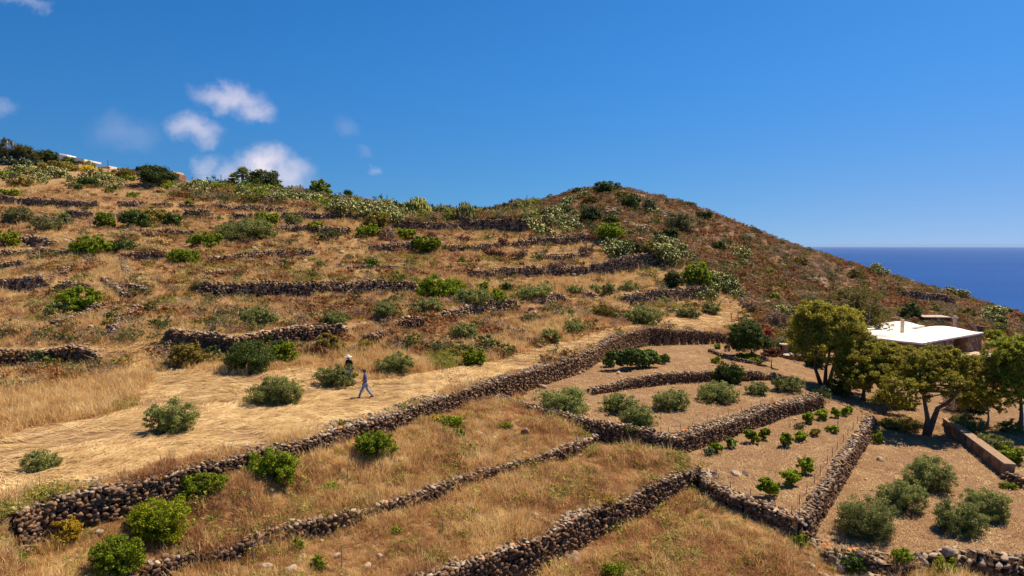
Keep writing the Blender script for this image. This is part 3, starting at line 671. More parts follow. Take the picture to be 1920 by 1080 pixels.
stone_wall(np.array([P0(x, y, z)[:2] for x, y, z in [(1545, 745, -11.6), (1590, 765, -11.9), (1637, 784, -12.1)]]), 'ankle-high kerb of stones along the upper end of the vineyard', .1, .2, .25, 1, group=GN, minh=.2)
stone_wall(edge('R', 1, 8), 'ruined rubble edge below the lowest olive field, bottom right', -.05, .26, .7, 2, ragged=.38, group=GN)
stone_wall(np.array([G(1880, 896)[:2], G(1920, 912)[:2], G(1990, 940)[:2]]), 'short dark wall stub at the right edge beside the olive bushes', .4, .26, .4, 1, group=GN, double=True)
stone_wall(np.array([G(1868, 876)[:2], G(1905, 900)[:2], G(1918, 902)[:2]]), 'small heap of wall stones at the end of the smooth-topped wall', .3, .27, .3, 1, group=GN)
HL = dict(w1a='black boulder wall at the left edge above the tall golden grass', w1b='dark wall below the upper path, beside a sprawling wild bush', w1c='short broken wall in the middle of the hillside below the lit path',
          w1d='wall above the round dark bush at the edge of the mown terrace', w1e='short dark wall piece right of the field-path bend, middle of the picture', w1f='smallest square piece of wall between two longer ones',
          w1g='wall above the big olive bush at the right end of the path', w2a='short black wall at the left edge beside the white-flowered bush', w2b='long pale-topped wall across the left middle, ending at the big green bush',
          w2c='stony wall behind the row of small olive bushes', w2d='tall tumbled wall at the foot of the rocky hill', w3a='ruined dark wall by the lime-green shrub at the left edge', w3b='low wall right of the dry channel, beside a bright green dome bush',
          w3c='faint line of scattered pale stones on the grassy slope', w3d='short stone line left of the big evergreen bush', w3e='orange-tinted low stone line with a yellow-flowered plant', w3f='rising wall on the left foot of the rocky hill',
          w3g='thin stone line with two small dark bushes before it', w4a='dark wall behind the white sign stake', w4b='reddish wall right of the olive thicket', w4c='small dark wall above the spreading green thicket', w4d='even brown wall above the grey bushes, upper middle',
          w4e='collapsing wall behind the dark bushes, upper middle', w1h='ruined wall stretch below the path with stones rolled out', w5d='short stone line high above the olive thicket', w5e='brown stone line under the ridge prickly pears', w4i='broken wall behind the tall grey-green bushes at left', w4j='wall hidden behind the long dark thicket', w2i='low broken wall behind the white-flowered bush', w4g='pale stone line above the round grey bush', w2g='faint stone line in the weedy terrace, centre', w2h='little stone line between two beige cushion domes', w3h='low dark stone line below the lime-green shrub at the left', w3i='short low stone line at the left edge', w4h='low pale stones in front of the long thicket', w4f='high wall below the ridge shrubs at the saddle', w5a='long brown wall high on the left slope', w5b='broken stone line high on the slope above the olive thicket', w5c='stone line below the prickly pears, high middle',
          w6a='highest dark wall below the flat-topped pine', w7a='retaining wall above the little hut on the right')
for nm, pl, s_, w_ in WALLS:
    d = float(np.hypot(*PL[nm].mean(0)))
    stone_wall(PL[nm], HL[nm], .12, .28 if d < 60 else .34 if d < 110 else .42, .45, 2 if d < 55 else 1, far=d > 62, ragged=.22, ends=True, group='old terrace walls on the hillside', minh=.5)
for pp, lb in [([(60, 634), (95, 618), (150, 598), (200, 580)], 'slanting line of tumbled boulders left of the dry channel'), ([(206, 640), (232, 606), (262, 592), (310, 582)], 'short stepped wall with a pale boulder, right of the dry channel'),
               ([(122, 520), (140, 500), (172, 492)], 'pale heap of flat stones at the top left of the dry channel'), ([(232, 545), (240, 520), (232, 492)], 'thin upright line of stones at the top right of the dry channel'),
               ([(190, 530), (215, 548), (235, 562)], 'little row of stones right of the white-flowered bush'), ([(228, 545), (255, 548), (275, 556)], 'small dark stone row under the beige cushion plants')]:
    stone_wall(np.array([G(x, y)[:2] for x, y in pp]), lb, .45, .32, .5, 1, ragged=.3, group='old terrace walls on the hillside', minh=.4, double=True, ends=True)

# ------------------------------------------------------------------ scattered ground cover (stuff)
def scatter(name, P, rot, scl, idx, protos, label, cat):
    cl = bpy.data.collections.new(name + '_kinds')
    for i, (me, mt) in enumerate(protos):
        o = bpy.data.objects.new('%s_kind_%02d' % (name, i), me); cl.objects.link(o)
    me = bpy.data.meshes.new(name); me.vertices.add(len(P)); me.vertices.foreach_set('co', np.ascontiguousarray(P, np.float32).ravel())
    for an, ty, av in (('rot', 'FLOAT_VECTOR', rot), ('scl', 'FLOAT_VECTOR', scl)):
        a = me.attributes.new(an, ty, 'POINT'); a.data.foreach_set('vector', np.ascontiguousarray(av, np.float32).ravel())
    a = me.attributes.new('idx', 'INT', 'POINT'); a.data.foreach_set('value', np.ascontiguousarray(idx, np.int32)); me.update()
    ob = link(name, me); tag(ob, label, cat, kind='stuff')
    g = bpy.data.node_groups.new(name, 'GeometryNodeTree')
    g.interface.new_socket('Geometry', in_out='INPUT', socket_type='NodeSocketGeometry'); g.interface.new_socket('Geometry', in_out='OUTPUT', socket_type='NodeSocketGeometry')
    gi = g.nodes.new('NodeGroupInput'); go = g.nodes.new('NodeGroupOutput'); ci = g.nodes.new('GeometryNodeCollectionInfo')
    ci.inputs['Collection'].default_value = cl; ci.inputs['Separate Children'].default_value = True; ci.inputs['Reset Children'].default_value = True
    ip = g.nodes.new('GeometryNodeInstanceOnPoints'); ip.inputs['Pick Instance'].default_value = True
    g.links.new(gi.outputs[0], ip.inputs['Points']); g.links.new(ci.outputs[0], ip.inputs['Instance'])
    for an, ty, sk in (('rot', 'FLOAT_VECTOR', 'Rotation'), ('scl', 'FLOAT_VECTOR', 'Scale'), ('idx', 'INT', 'Instance Index')):
        na = g.nodes.new('GeometryNodeInputNamedAttribute'); na.data_type = ty; na.inputs['Name'].default_value = an
        g.links.new(na.outputs[0], ip.inputs[sk])
    g.links.new(ip.outputs[0], go.inputs[0])
    md = ob.modifiers.new('scatter', 'NODES'); md.node_group = g
    return ob
def tuft(name, mat, n, rad, h, w, lean, seed, lie=False, leafy=0):
    r0 = np.random.default_rng(seed); a = r0.uniform(0, 6.28, n); r = rad * np.sqrt(r0.uniform(0, 1, n)); bx, by = r * np.cos(a), r * np.sin(a)
    la = r0.uniform(0, 6.28, n); hh = h * r0.uniform(.5, 1.15, n); ln = hh * lean * np.abs(r0.normal(0, 1, n))
    if lie:
        la = r0.normal(0, .35, n) + (r0.integers(0, 2, n)) * math.pi; ln = hh; hz = r0.uniform(.0, .09, n)
    else: hz = hh
    wa = r0.uniform(0, 6.28, n); wx, wy = np.cos(wa) * w / 2, np.sin(wa) * w / 2
    if lie: wx, wy = -np.sin(la) * w / 2, np.cos(la) * w / 2
    z0 = np.zeros(n) + (r0.uniform(.005, .07, n) if lie else -.03)
    mx, my = bx + np.cos(la) * ln * .45, by + np.sin(la) * ln * .45; mz = z0 + hz * (.62 if not lie else 1)
    tx, ty_ = bx + np.cos(la) * ln, by + np.sin(la) * ln; tz = z0 + (hz if not lie else 0)
    V = np.stack([np.stack([bx - wx, by - wy, z0], -1), np.stack([bx + wx, by + wy, z0], -1), np.stack([mx + wx * .8, my + wy * .8, mz], -1), np.stack([mx - wx * .8, my - wy * .8, mz], -1),
                  np.stack([tx + wx * .15, ty_ + wy * .15, tz], -1), np.stack([tx - wx * .15, ty_ - wy * .15, tz], -1)], 1).reshape(-1, 3)
    b = np.arange(n)[:, None] * 6; F = np.concatenate([b + np.array([[0, 1, 2, 3]]), b + np.array([[3, 2, 4, 5]])], 0)
    mi = None; mats = [mat]
    return npmesh(name, V, F, mats, mi), mat
def leafcloud(P, Nn, size, asp, r0, jit=.9):
    """diamond leaves at P, facing roughly along Nn"""
    n = len(P); Nn = Nn + r0.normal(0, jit, (n, 3)); Nn /= np.linalg.norm(Nn, axis=1)[:, None] + 1e-9
    u = np.cross(Nn, r0.normal(size=(n, 3))); u /= np.linalg.norm(u, axis=1)[:, None] + 1e-9; v = np.cross(Nn, u)
    s = (size * r0.uniform(.6, 1.3, n))[:, None]
    V = np.stack([P + u * s, P + v * s * asp, P - u * s, P - v * s * asp], 1).reshape(-1, 3)
    return V, np.arange(n * 4).reshape(n, 4)
def crown_points(lobes, n, r0, cl=70, tight=.24, bottom=-.35, shell=.45, per=None):
    """leaf positions in clumps spread through a few ellipsoid lobes (cx,cy,cz,rx,ry,rz)"""
    lb = np.array(lobes, float); ar = (lb[:, 3] * lb[:, 4] * lb[:, 5]) ** (2 / 3); nc = max(8, int(cl)); k = r0.choice(len(lb), nc, p=ar / ar.sum())
    d = r0.normal(size=(nc, 3)); d /= np.linalg.norm(d, axis=1)[:, None]; m = d[:, 2] < bottom; d[m, 2] *= -1
    rad = 1 - shell * r0.uniform(0, 1, nc) ** 1.6; cc = lb[k, :3] + d * lb[k, 3:] * rad[:, None]
    cs = tight * r0.uniform(.6, 1.25, nc) * (lb[k, 3] * lb[k, 4] * lb[k, 5]) ** (1 / 3)
    w = cs ** 2; j = r0.choice(nc, n, p=w / w.sum())
    e = r0.normal(size=(n, 3)); e /= np.linalg.norm(e, axis=1)[:, None]; e *= (r0.uniform(0, 1, n) ** .45)[:, None]; e[:, 2] *= .75
    P = cc[j] + e * cs[j][:, None]; Nn = (e * .8 + d[j] * .7 + np.array([0, 0, .35]))
    return P, Nn, cc


def scrub(name, mat, seed, n=150, size=.055, asp=.4, dome=.6, twig=None):
    r0 = np.random.default_rng(seed)
    P, Nn, _ = crown_points([(0, 0, .18, .45, .45, .42 * dome), (.15, .1, .16, .32, .32, .3 * dome), (-.18, .05, .12, .3, .34, .28 * dome)], n, r0, 16, .34, -.1, .5)
    P[:, 2] = np.maximum(P[:, 2], -.03); V, F = leafcloud(P, Nn, size, asp, r0); return npmesh(name, V, F, mat), mat
M['g_gold'] = mat_grass('golden_dry_grass', [(.1, (.38, .20, .07)), (.45, (.66, .42, .17)), (.75, (.82, .60, .28)), (1.0, (.92, .74, .42))])
M['g_brown'] = mat_grass('brown_dry_grass', [(.1, (.22, .09, .045)), (.45, (.46, .235, .11)), (.75, (.66, .40, .18)), (1.0, (.80, .58, .31))])
M['g_straw'] = mat_grass('cut_straw', [(.1, (.34, .19, .08)), (.45, (.66, .45, .21)), (.8, (.86, .65, .35)), (1.0, (.94, .80, .50))], .5)
M['g_weed'] = mat_grass('green_weed', [(.1, (.10, .12, .016)), (.5, (.26, .26, .04)), (1.0, (.46, .41, .09))], .6)
def cand(n, r0_, r1_, power, seed, amax=43):
    g = np.random.default_rng(seed); a = np.radians(g.uniform(-amax, amax, n)); u = g.uniform(0, 1, n)
    if power == 0: r = r0_ * (r1_ / r0_) ** u
    else: r = (r0_ ** power + (r1_ ** power - r0_ ** power) * u) ** (1 / power)
    x, y = r * np.sin(a), r * np.cos(a); z = gz(x, y); px, py = to_pix(np.stack([x, y, z], -1))
    return x, y, z, px, py, r, g
# steepness map to keep cover off the wall faces
def steep(x, y):
    e = .35; return np.hypot(gz(x + e, y) - gz(x - e, y), gz(x, y + e) - gz(x, y - e)) / (2 * e)
x, y, z, px, py, r, g = cand(230000, 19, 190, -.25, 11)
pj = px + 12 * fbm(x, y, .9, 3, 50) + 40 * fbm(x, y, .3, 2, 52); pk = py + 4 * fbm(x, y, .9, 3, 51)
zs, zt, zh = zone(pj, pk, Z_SOIL), zone(pj, pk, Z_STRAW), zone(px + 25 * fbm(x, y, .5, 3, 9), py, Z_HEATH); tall = zone(px, py, Z_TALL)
st = steep(x, y); keep = ~zs & ~zt & ~zh & (st < np.where((px < 60) & (py > 940), 2.5, .95))
patch = fbm(x, y, .16, 4, 77); low = inpoly(x, y, LOWER)
keep &= (g.uniform(0, 1, len(x)) < np.where(tall, 1.0, np.clip(.80 + patch * .9, .35, 1)))
i = np.where(keep)[0]
protos = [tuft('tuft', M['g_gold'], 26, .28, .48, .024, .6, 1), tuft('tuft', M['g_gold'], 22, .24, .60, .022, .45, 2), tuft('tuft', M['g_gold'], 30, .34, .34, .026, .9, 3),
          tuft('tuft', M['g_brown'], 28, .30, .34, .024, .9, 4), tuft('tuft', M['g_brown'], 24, .26, .42, .022, .7, 5), tuft('tuft', M['g_brown'], 34, .36, .24, .028, 1.2, 6),
          tuft('tuft', M['g_weed'], 26, .24, .30, .03, .6, 7), scrub('weed', M['g_weed'], 8, 70, .05, .5, .5)]
cx_ = g.uniform(0, 1, len(x)); pb = np.clip(np.where(low, .55, .42) + patch * 1.3 + np.where(r > 60, .12, 0), .05, .95)
kind = np.where(cx_ < pb, g.integers(3, 6, len(x)), g.integers(0, 3, len(x)))
kind = np.where(tall, np.where(cx_ < .12, 4, g.integers(0, 2, len(x))), kind)
wpx = fbm(x, y, .22, 4, 131) + np.where((px > 330) & (px < 1000) & (py > 478) & (py < 545), .22, 0) + np.where((py < 400) & (px < 600), .06, 0)
wk = (g.uniform(0, 1, len(x)) < np.clip((wpx - np.where(low, .42, .12)) * 2.4, 0, .75)) & ~tall
kind = np.where(wk, g.integers(6, 8, len(x)), kind)
sc = np.where(tall, 1.25, .85) * g.uniform(.65, 1.3, len(x)) * np.clip((r / 60) ** .35, .9, 1.5)
sc = sc * np.where(tall, 1, np.clip(.95 + 1.5 * fbm(x, y, .55, 3, 203), .45, 1.5))
nI = len(i); rot = np.zeros((nI, 3)); rot[:, 2] = g.uniform(0, 6.28, nI); rot[:, 0] = g.normal(0, .1, nI)
S = np.stack([sc[i], sc[i], sc[i] * g.uniform(.7, 1.1, nI)], -1)
wk2 = (g.uniform(0, 1, len(x)) < .022) & low; kind = np.where(wk2, 7, kind); sc = np.where(wk2, sc * 1.3, sc); S = np.stack([sc[i], sc[i], sc[i] * g.uniform(.7, 1.1, nI)], -1)
scatter('dry_grass', np.stack([x, y, z], -1)[i], rot, S, kind[i], protos, 'dry golden and brown grass with green weeds covering the terraces', 'dry grass')
# cut straw lying in swaths
x, y, z, px, py, r, g = cand(120000, 20, 105, -.3, 21)
pj = px + 9 * fbm(x, y, .9, 3, 50); pk = py + 3 * fbm(x, y, .9, 3, 51)
keep = (zone(pj, pk, Z_STRAW) & (steep(x, y) < .7)) & (g.uniform(0, 1, len(x)) < np.clip(.42 + 2.6 * fbm(x * .6 + y * .75, (y - x) * .5, .45, 4, 5), .05, 1)); i = np.where(keep)[0]
protos = [tuft('swath', M['g_straw'], 16, .30, .75, .026, 0, 31 + k, True) for k in range(4)] + [tuft('stub', M['g_gold'], 14, .25, .12, .02, .5, 40)]
n = len(i); rot = np.zeros((n, 3)); rot[:, 2] = R(38) + 2.4 * fbm(x[i], y[i], .25, 2, 61) + g.normal(0, .35, n)
s_ = g.uniform(.6, 1.25, n); scatter('mown_straw', np.stack([x, y, z], -1)[i], rot, np.stack([s_, s_, s_], -1), np.where(g.uniform(0, 1, n) < .12, 4, g.integers(0, 4, n)), protos, 'pale mown straw lying in swaths on the terrace and paths', 'straw')
# litter of dry stalks, clods and pebbles on the tilled soil
x, y, z, px, py, r, g = cand(60000, 24, 75, -.3, 23)
keep = zone(px, py, Z_SOIL) & (steep(x, y) < .5); i = np.where(keep)[0]; i = g.permutation(i)[:14000]
def pebbles(seed, mat, n=5):
    r0 = np.random.default_rng(seed); T, f = ICO[1]; Vs = []; Fs = []
    for k in range(n): Vs.append(T[k] * r0.uniform(.02, .06, 3) * (1, 1, .7) + np.array([*r0.uniform(-.25, .25, 2), .01])); Fs.append(f + k * T.shape[1])
    return npmesh('pebbles', np.concatenate(Vs), np.concatenate(Fs), mat), mat
M['clod'] = mat_simple('dry_clod', (.30, .165, .095), .95, .1, .4, 12)
protos = [tuft('litter', M['g_straw'], 6, .25, .16, .014, 0, 50, True), pebbles(51, M['clod'], 7), pebbles(52, M['cap'], 3), tuft('litter', M['g_brown'], 7, .22, .10, .016, 1.0, 53)]
n = len(i); rot = np.zeros((n, 3)); rot[:, 2] = g.uniform(0, 6.28, n); s_ = g.uniform(.6, 1.3, n)
scatter('soil_litter', np.stack([x, y, z], -1)[i], rot, np.stack([s_, s_, s_], -1), g.choice(4, n, p=[.5, .2, .02, .28]), protos, 'clods, pebbles and bits of straw on the tilled soil', 'litter')
# heath on the rocky hill and the garden bank
x, y, z, px, py, r, g = cand(90000, 50, 178, 0, 25)
zh = zone(px + 25 * fbm(x, y, .5, 3, 9), py + 5 * fbm(x, y, .5, 3, 10), Z_HEATH); t2 = (py < 470) & (px > 560) & ~zh
Z_RIDGE = [[(-100, 352), (180, 354), (240, 350), (310, 350), (320, 375), (560, 390), (690, 414), (760, 428), (1000, 432), (1000, 380), (700, 340), (-100, 200)]]
zr_ = zone(px, py, Z_RIDGE)
keep = zr_ & (g.uniform(0, 1, len(x)) < .36) | (zh & (g.uniform(0, 1, len(x)) < .62)) | (~zone(px, py, Z_SOIL) & ~zone(px, py, Z_STRAW) & ~zh & (g.uniform(0, 1, len(x)) < np.where(py < 345 + px * .05, .28, .07)))
i = np.where(keep & (steep(x, y) < 1.2))[0]
protos = [scrub('scrub', M['rust'], 61, 170), scrub('scrub', M['rust'], 62, 130, .07), scrub('scrub', M['mauve'], 63, 190, .05, .25), scrub('scrub', M['mauve'], 64, 150, .06, .2), scrub('scrub', M['heather'], 65, 190, .05), scrub('scrub', M['ochre'], 66, 170, .06), scrub('scrub', M['dark'], 67, 190, .06, .45, .8), scrub('scrub', M['beige'], 68, 170, .04, .3), scrub('scrub', M['pink'], 69, 190, .05, .4, .8), tuft('tuft', M['g_brown'], 34, .30, .42, .03, .5, 70), pebbles(71, M['rock'], 4), scrub('scrub', M['green'], 72, 190, .06, .45, .8)]
n = len(i); pr = fbm(x[i], y[i], .12, 3, 91)
kk = g.choice(11, n, p=[.11, .08, .13, .10, .13, .15, .09, .06, .03, .06, .06]); kr = g.choice([2, 4, 5, 6, 5, 11, 2, 7, 4, 0, 9], n)
kk = np.where((pr > .12) & (g.uniform(0, 1, n) < .5), g.integers(0, 2, n), kk); kk = np.where((pr < -.15) & (g.uniform(0, 1, n) < .5), g.integers(2, 5, n), kk)
kk = np.where(zr_[i], kr, kk); s_ = g.uniform(.6, 1.7, n) * np.where(zr_[i], g.uniform(.6, 2.6, n), 1) * np.where(kk == 10, 3.5, 1.3); rot = np.zeros((n, 3)); rot[:, 2] = g.uniform(0, 6.28, n)
scatter('heath_scrub', np.stack([x, y, z], -1)[i] , rot, np.stack([s_, s_, s_ * g.uniform(.7, 1.2, n)], -1), kk, protos, 'low rust, grey and olive heath scrub on the rocky hill', 'scrub')
# loose stones
x, y, z, px, py, r, g = cand(30000, 20, 170, 0, 27)
nz = fbm(x, y, .2, 3, 15); zh = zone(px, py, Z_HEATH); Z_RUB = [[(1515, 1045), (1600, 1052), (1900, 1062), (2000, 1075), (2000, 1180), (1400, 1180), (1480, 1060)], [(670, 640), (760, 625), (770, 665), (700, 672)], [(990, 580), (1110, 575), (1080, 615), (1010, 610)], [(1000, 700), (1100, 690), (1100, 700), (1010, 712)], [(60, 440), (140, 445), (130, 480), (40, 470)]]
keep = ~zone(px, py, Z_STRAW) & (g.uniform(0, 1, len(x)) < np.where(zone(px, py, Z_RUB), .9, 0) + np.where(zh, np.clip(.22 + nz, 0, .7), np.where(zone(px, py, Z_SOIL), .008, np.clip(nz - .1, .01, .3)))); i = np.where(keep)[0]
def rockp(seed, mat):
    r0 = np.random.default_rng(seed); T, f = ICO[2]; return npmesh('rock', T[seed % 14] * (.5, .38, .3) + np.array([0, 0, .06]), f, mat), mat
protos = [rockp(1, M['stone_far']), rockp(2, M['rock']), rockp(3, M['stone_far']), rockp(5, M['rock']), rockp(4, M['cap'])]
n = len(i); s_ = g.uniform(.35, 1.3, n) ** 1.5 * np.clip(r[i] / 70, .5, 1.3); rot = np.stack([g.normal(0, .3, n), g.normal(0, .3, n), g.uniform(0, 6.28, n)], -1)
scatter('loose_stones', np.stack([x, y, z], -1)[i], rot, np.stack([s_, s_, s_], -1), g.choice(5, n, p=[.35, .2, .25, .1, .1]), protos, 'loose lava stones scattered over the slopes', 'stones')
# ------------------------------------------------------------------ bushes
CAMF = np.array([0, math.cos(PITCH), -math.sin(PITCH)])
def place(px, py, back=0.0):
    p = G(px, py); t = float(p @ CAMF)
    if back:
        h = np.array([p[0], p[1]]); h = h / np.hypot(*h); q = p[:2] + h * back; p = np.array([q[0], q[1], float(gz(q[0], q[1]))])
    return p, t
STEMY = {'olive', 'green', 'lime', 'dark', 'fig'}
def bush(kind, px, py, w, h, label, name='shrub', cat='shrub', group=None, dens=1.0, nl=5, asp=None, flat=1.0, seed=None):
    r0 = np.random.default_rng(seed if seed is not None else int(px * 7 + py * 13))
    t0 = float(G(px, py) @ CAMF); Wm = w * t0 / FPX; Hm = h * t0 / FPX * .92
    p, t = place(px, py, Wm * .30); rx, rz = Wm / 2, Hm
    lobes = [(0, 0, rz * .38, rx * .86, rx * .70, rz * .58)]
    for k in range(nl):
        a = r0.uniform(0, 6.28); q = r0.uniform(.42, .72)
        lobes.append((math.cos(a) * rx * q, math.sin(a) * rx * q * .75, rz * r0.uniform(.2, .6), rx * r0.uniform(.3, .5), rx * r0.uniform(.3, .45), rz * r0.uniform(.28, .45)))
    n = int(np.clip(w * h * 3.0 * dens, 320, 24000)); s = max(.026, .00138 * t)
    if kind in ('beige', 'pink'): s *= .7; n = int(n * 1.3)
    P, Nn, cc = crown_points(lobes, n, r0, cl=50 + w * 2.4, tight=.215 if kind not in ('beige', 'pink', 'dark') else .3, bottom=-1.1, shell=.75)
    P[:, 2] = np.where(P[:, 2] < .02, np.abs(P[:, 2]) * .6 + .02, P[:, 2])
    asp = asp or {'olive': .38, 'heather': .3, 'mauve': .22, 'sparse': .3}.get(kind, .55)
    V, F = leafcloud(P, Nn, s, asp, r0)
    o = link(name, npmesh(name, V, F, M[kind]), None, p)
    if w > 34 and t < 72 and kind in STEMY:
        mb = MB()
        for k in range(7):
            c = cc[r0.integers(len(cc))] * (.85, .85, .85); mb.tube([(r0.normal(0, .06), r0.normal(0, .06), -.12), (c[0] * .35, c[1] * .35, c[2] * .5), tuple(c)], [.045 * Wm / 2, .03 * Wm / 2, .008], 5)
        mb.build('stem', M['bark'], o)
    return tag(o, label, cat, group)
OB = 'low-pruned olive bushes on the terraces'
for a in [
    (324, 815, 104, 72, 'round grey-green olive bush nearest the left end of the black stone wall'),
    (78, 888, 78, 44, 'small yellowish olive bush low in the straw at the far left'),
    (513, 765, 120, 56, 'widest olive bush on the mown straw'),
    (632, 729, 92, 48, 'olive bush hiding the legs of the man in the white hat'),
    (740, 706, 82, 48, 'olive bush right of the man in the hat, by the uncut grass'),
    (486, 617, 80, 42, 'tallest olive bush of the upper path, at its left end'),
    (627, 612, 62, 32, 'second olive bush along the upper path, with dry grass in its middle'),
    (722, 602, 66, 33, 'third olive bush along the upper path, wide and dark'),
    (811, 588, 56, 28, 'pale loose olive bush in front of the big green lentisk'),
    (1003, 562, 84, 26, 'long low olive row-bush below the pale stony wall, middle'), (1077, 556, 46, 22, 'half-dry olive bush right of the long low one'),
    (1115, 552, 28, 22, 'dark olive bush of a close pair near the foot of the hill'), (1142, 554, 32, 23, 'paler olive bush of a close pair near the foot of the hill'), (1181, 547, 40, 20, 'last olive bush on the upper terrace before the hill'),
    (1202, 611, 86, 37, 'large spreading olive bush by the right bend of the mown terrace'), (1290, 598, 50, 20, 'flat olive bush beside the sign stake under the hill'), (1336, 590, 42, 27, 'olive bush below the prickly pears at the end of the terrace'),
    (1030, 643, 46, 30, 'upright olive bush on the straw left of the fig field wall'), (1076, 629, 56, 28, 'olive bush behind the upright one by the bend')]:
    bush('olive', *a, name='olive_bush', cat='olive bush', group=OB)
OF = 'olive bushes in the tilled fields'
for a in [
    (1060, 782, 116, 54, 'wide hollow olive bush with bare middle branches, leftmost in its row'), (1160, 778, 78, 44, 'dark olive bush next to the hollow one'), (1193, 806, 88, 46, 'olive bush nearest the corner of the tilled field'),
    (1262, 772, 82, 40, 'split olive bush third along the dividing wall'), (1345, 758, 86, 42, 'full olive bush below the round dark evergreen'), (1418, 743, 54, 28, 'small pale olive bush second from the right end of the row'), (1480, 738, 66, 32, 'grey-green olive bush at the right end of the row beside the big tree')]:
    bush('olive', *a, name='olive_bush', cat='olive bush', group=OF)
for a in [
    (1625, 1018, 132, 84, 'bright shiny olive bush nearest the bottom edge in the right-hand field'), (1690, 965, 100, 62, 'middle olive bush of the diagonal line of three'), (1742, 925, 106, 66, 'uppermost olive bush of the diagonal line of three, bare twigs'),
    (1800, 1008, 108, 68, 'dense round olive bush of the right-hand pair'), (1850, 980, 92, 66, 'looser olive bush of the right-hand pair, behind the dense one')]:
    bush('olive', *a, name='olive_bush', cat='olive bush', group='olive bushes in the lowest field')
for a in [
    ('lime', 305, 1032, 140, 84, 'largest bright green bush in the lower left field'), ('green', 262, 1000, 60, 34, 'darker green growth at the left shoulder of the largest bright bush'), ('green', 222, 1092, 112, 78, 'dark glossy bush cut by the bottom edge at lower left'),
    ('green', 510, 922, 116, 70, 'bright green bush growing against the tall black wall'), ('green', 378, 948, 108, 46, 'low green bush under the coping of the tall black wall'), ('yellow', 122, 1026, 70, 46, 'yellow bush at the foot of the wall in the lower left corner'),
    ('green', 705, 868, 96, 46, 'loose green shrub in dry grass below the collapsed gap'), ('yellow', 815, 792, 34, 14, 'little yellow plant on the face of the wall right of the gap'), ('green', 845, 802, 56, 20, 'small green shrub at the wall foot beside a yellow plant'),
    ('green', 858, 828, 34, 22, 'small green shrub left of the pale boulders'), ('green', 1152, 1090, 58, 36, 'round green bush cut by the middle of the bottom edge'), ('yellow', 1138, 972, 24, 22, 'yellow plant rooted in the face of the high bottom wall'), ('ochre', 1208, 945, 20, 18, 'tiny ochre plant in the high bottom wall near its right end'),
    ('green', 642, 805, 22, 18, 'small green tuft on the black wall by the gap'), ('green', 1500, 1030, 44, 22, 'green shrub below the sharp corner of the vineyard wall'), ('green', 740, 1004, 30, 16, 'weed clump between the low wall and the bottom wall, left of centre'), ('lime', 885, 978, 40, 22, 'weed clump with upright stems in the middle lower field'),
    ('green', 560, 1035, 28, 26, 'leafy weed below the low wall with orange lichen'), ('green', 598, 1075, 40, 30, 'leafy weed at the bottom edge left of centre'), ('green', 1052, 935, 44, 22, 'green weed patch in the field above the high bottom wall'), ('green', 1100, 898, 34, 14, 'small green weed in the field by the curved wall'),
    ('green', 622, 932, 44, 22, 'green weed in the field above the low wall'), ('green', 30, 1062, 44, 24, 'green weed in the far lower left corner'), ('lime', 950, 806, 30, 12, 'lime weed beside the low slanting wall'), ('ochre', 990, 884, 36, 24, 'ochre weed hanging over the low field wall'),
    ('green', 1186, 835, 34, 18, 'green weed under the curved wall at the vineyard corner'), ('ochre', 445, 1010, 34, 22, 'dry weed beside the round boulder')]:
    bush(a[0], *a[1:], name='shrub' if a[3] > 45 else 'weed', cat='shrub' if a[3] > 45 else 'weed', dens=.55 if a[3] < 60 else .9)
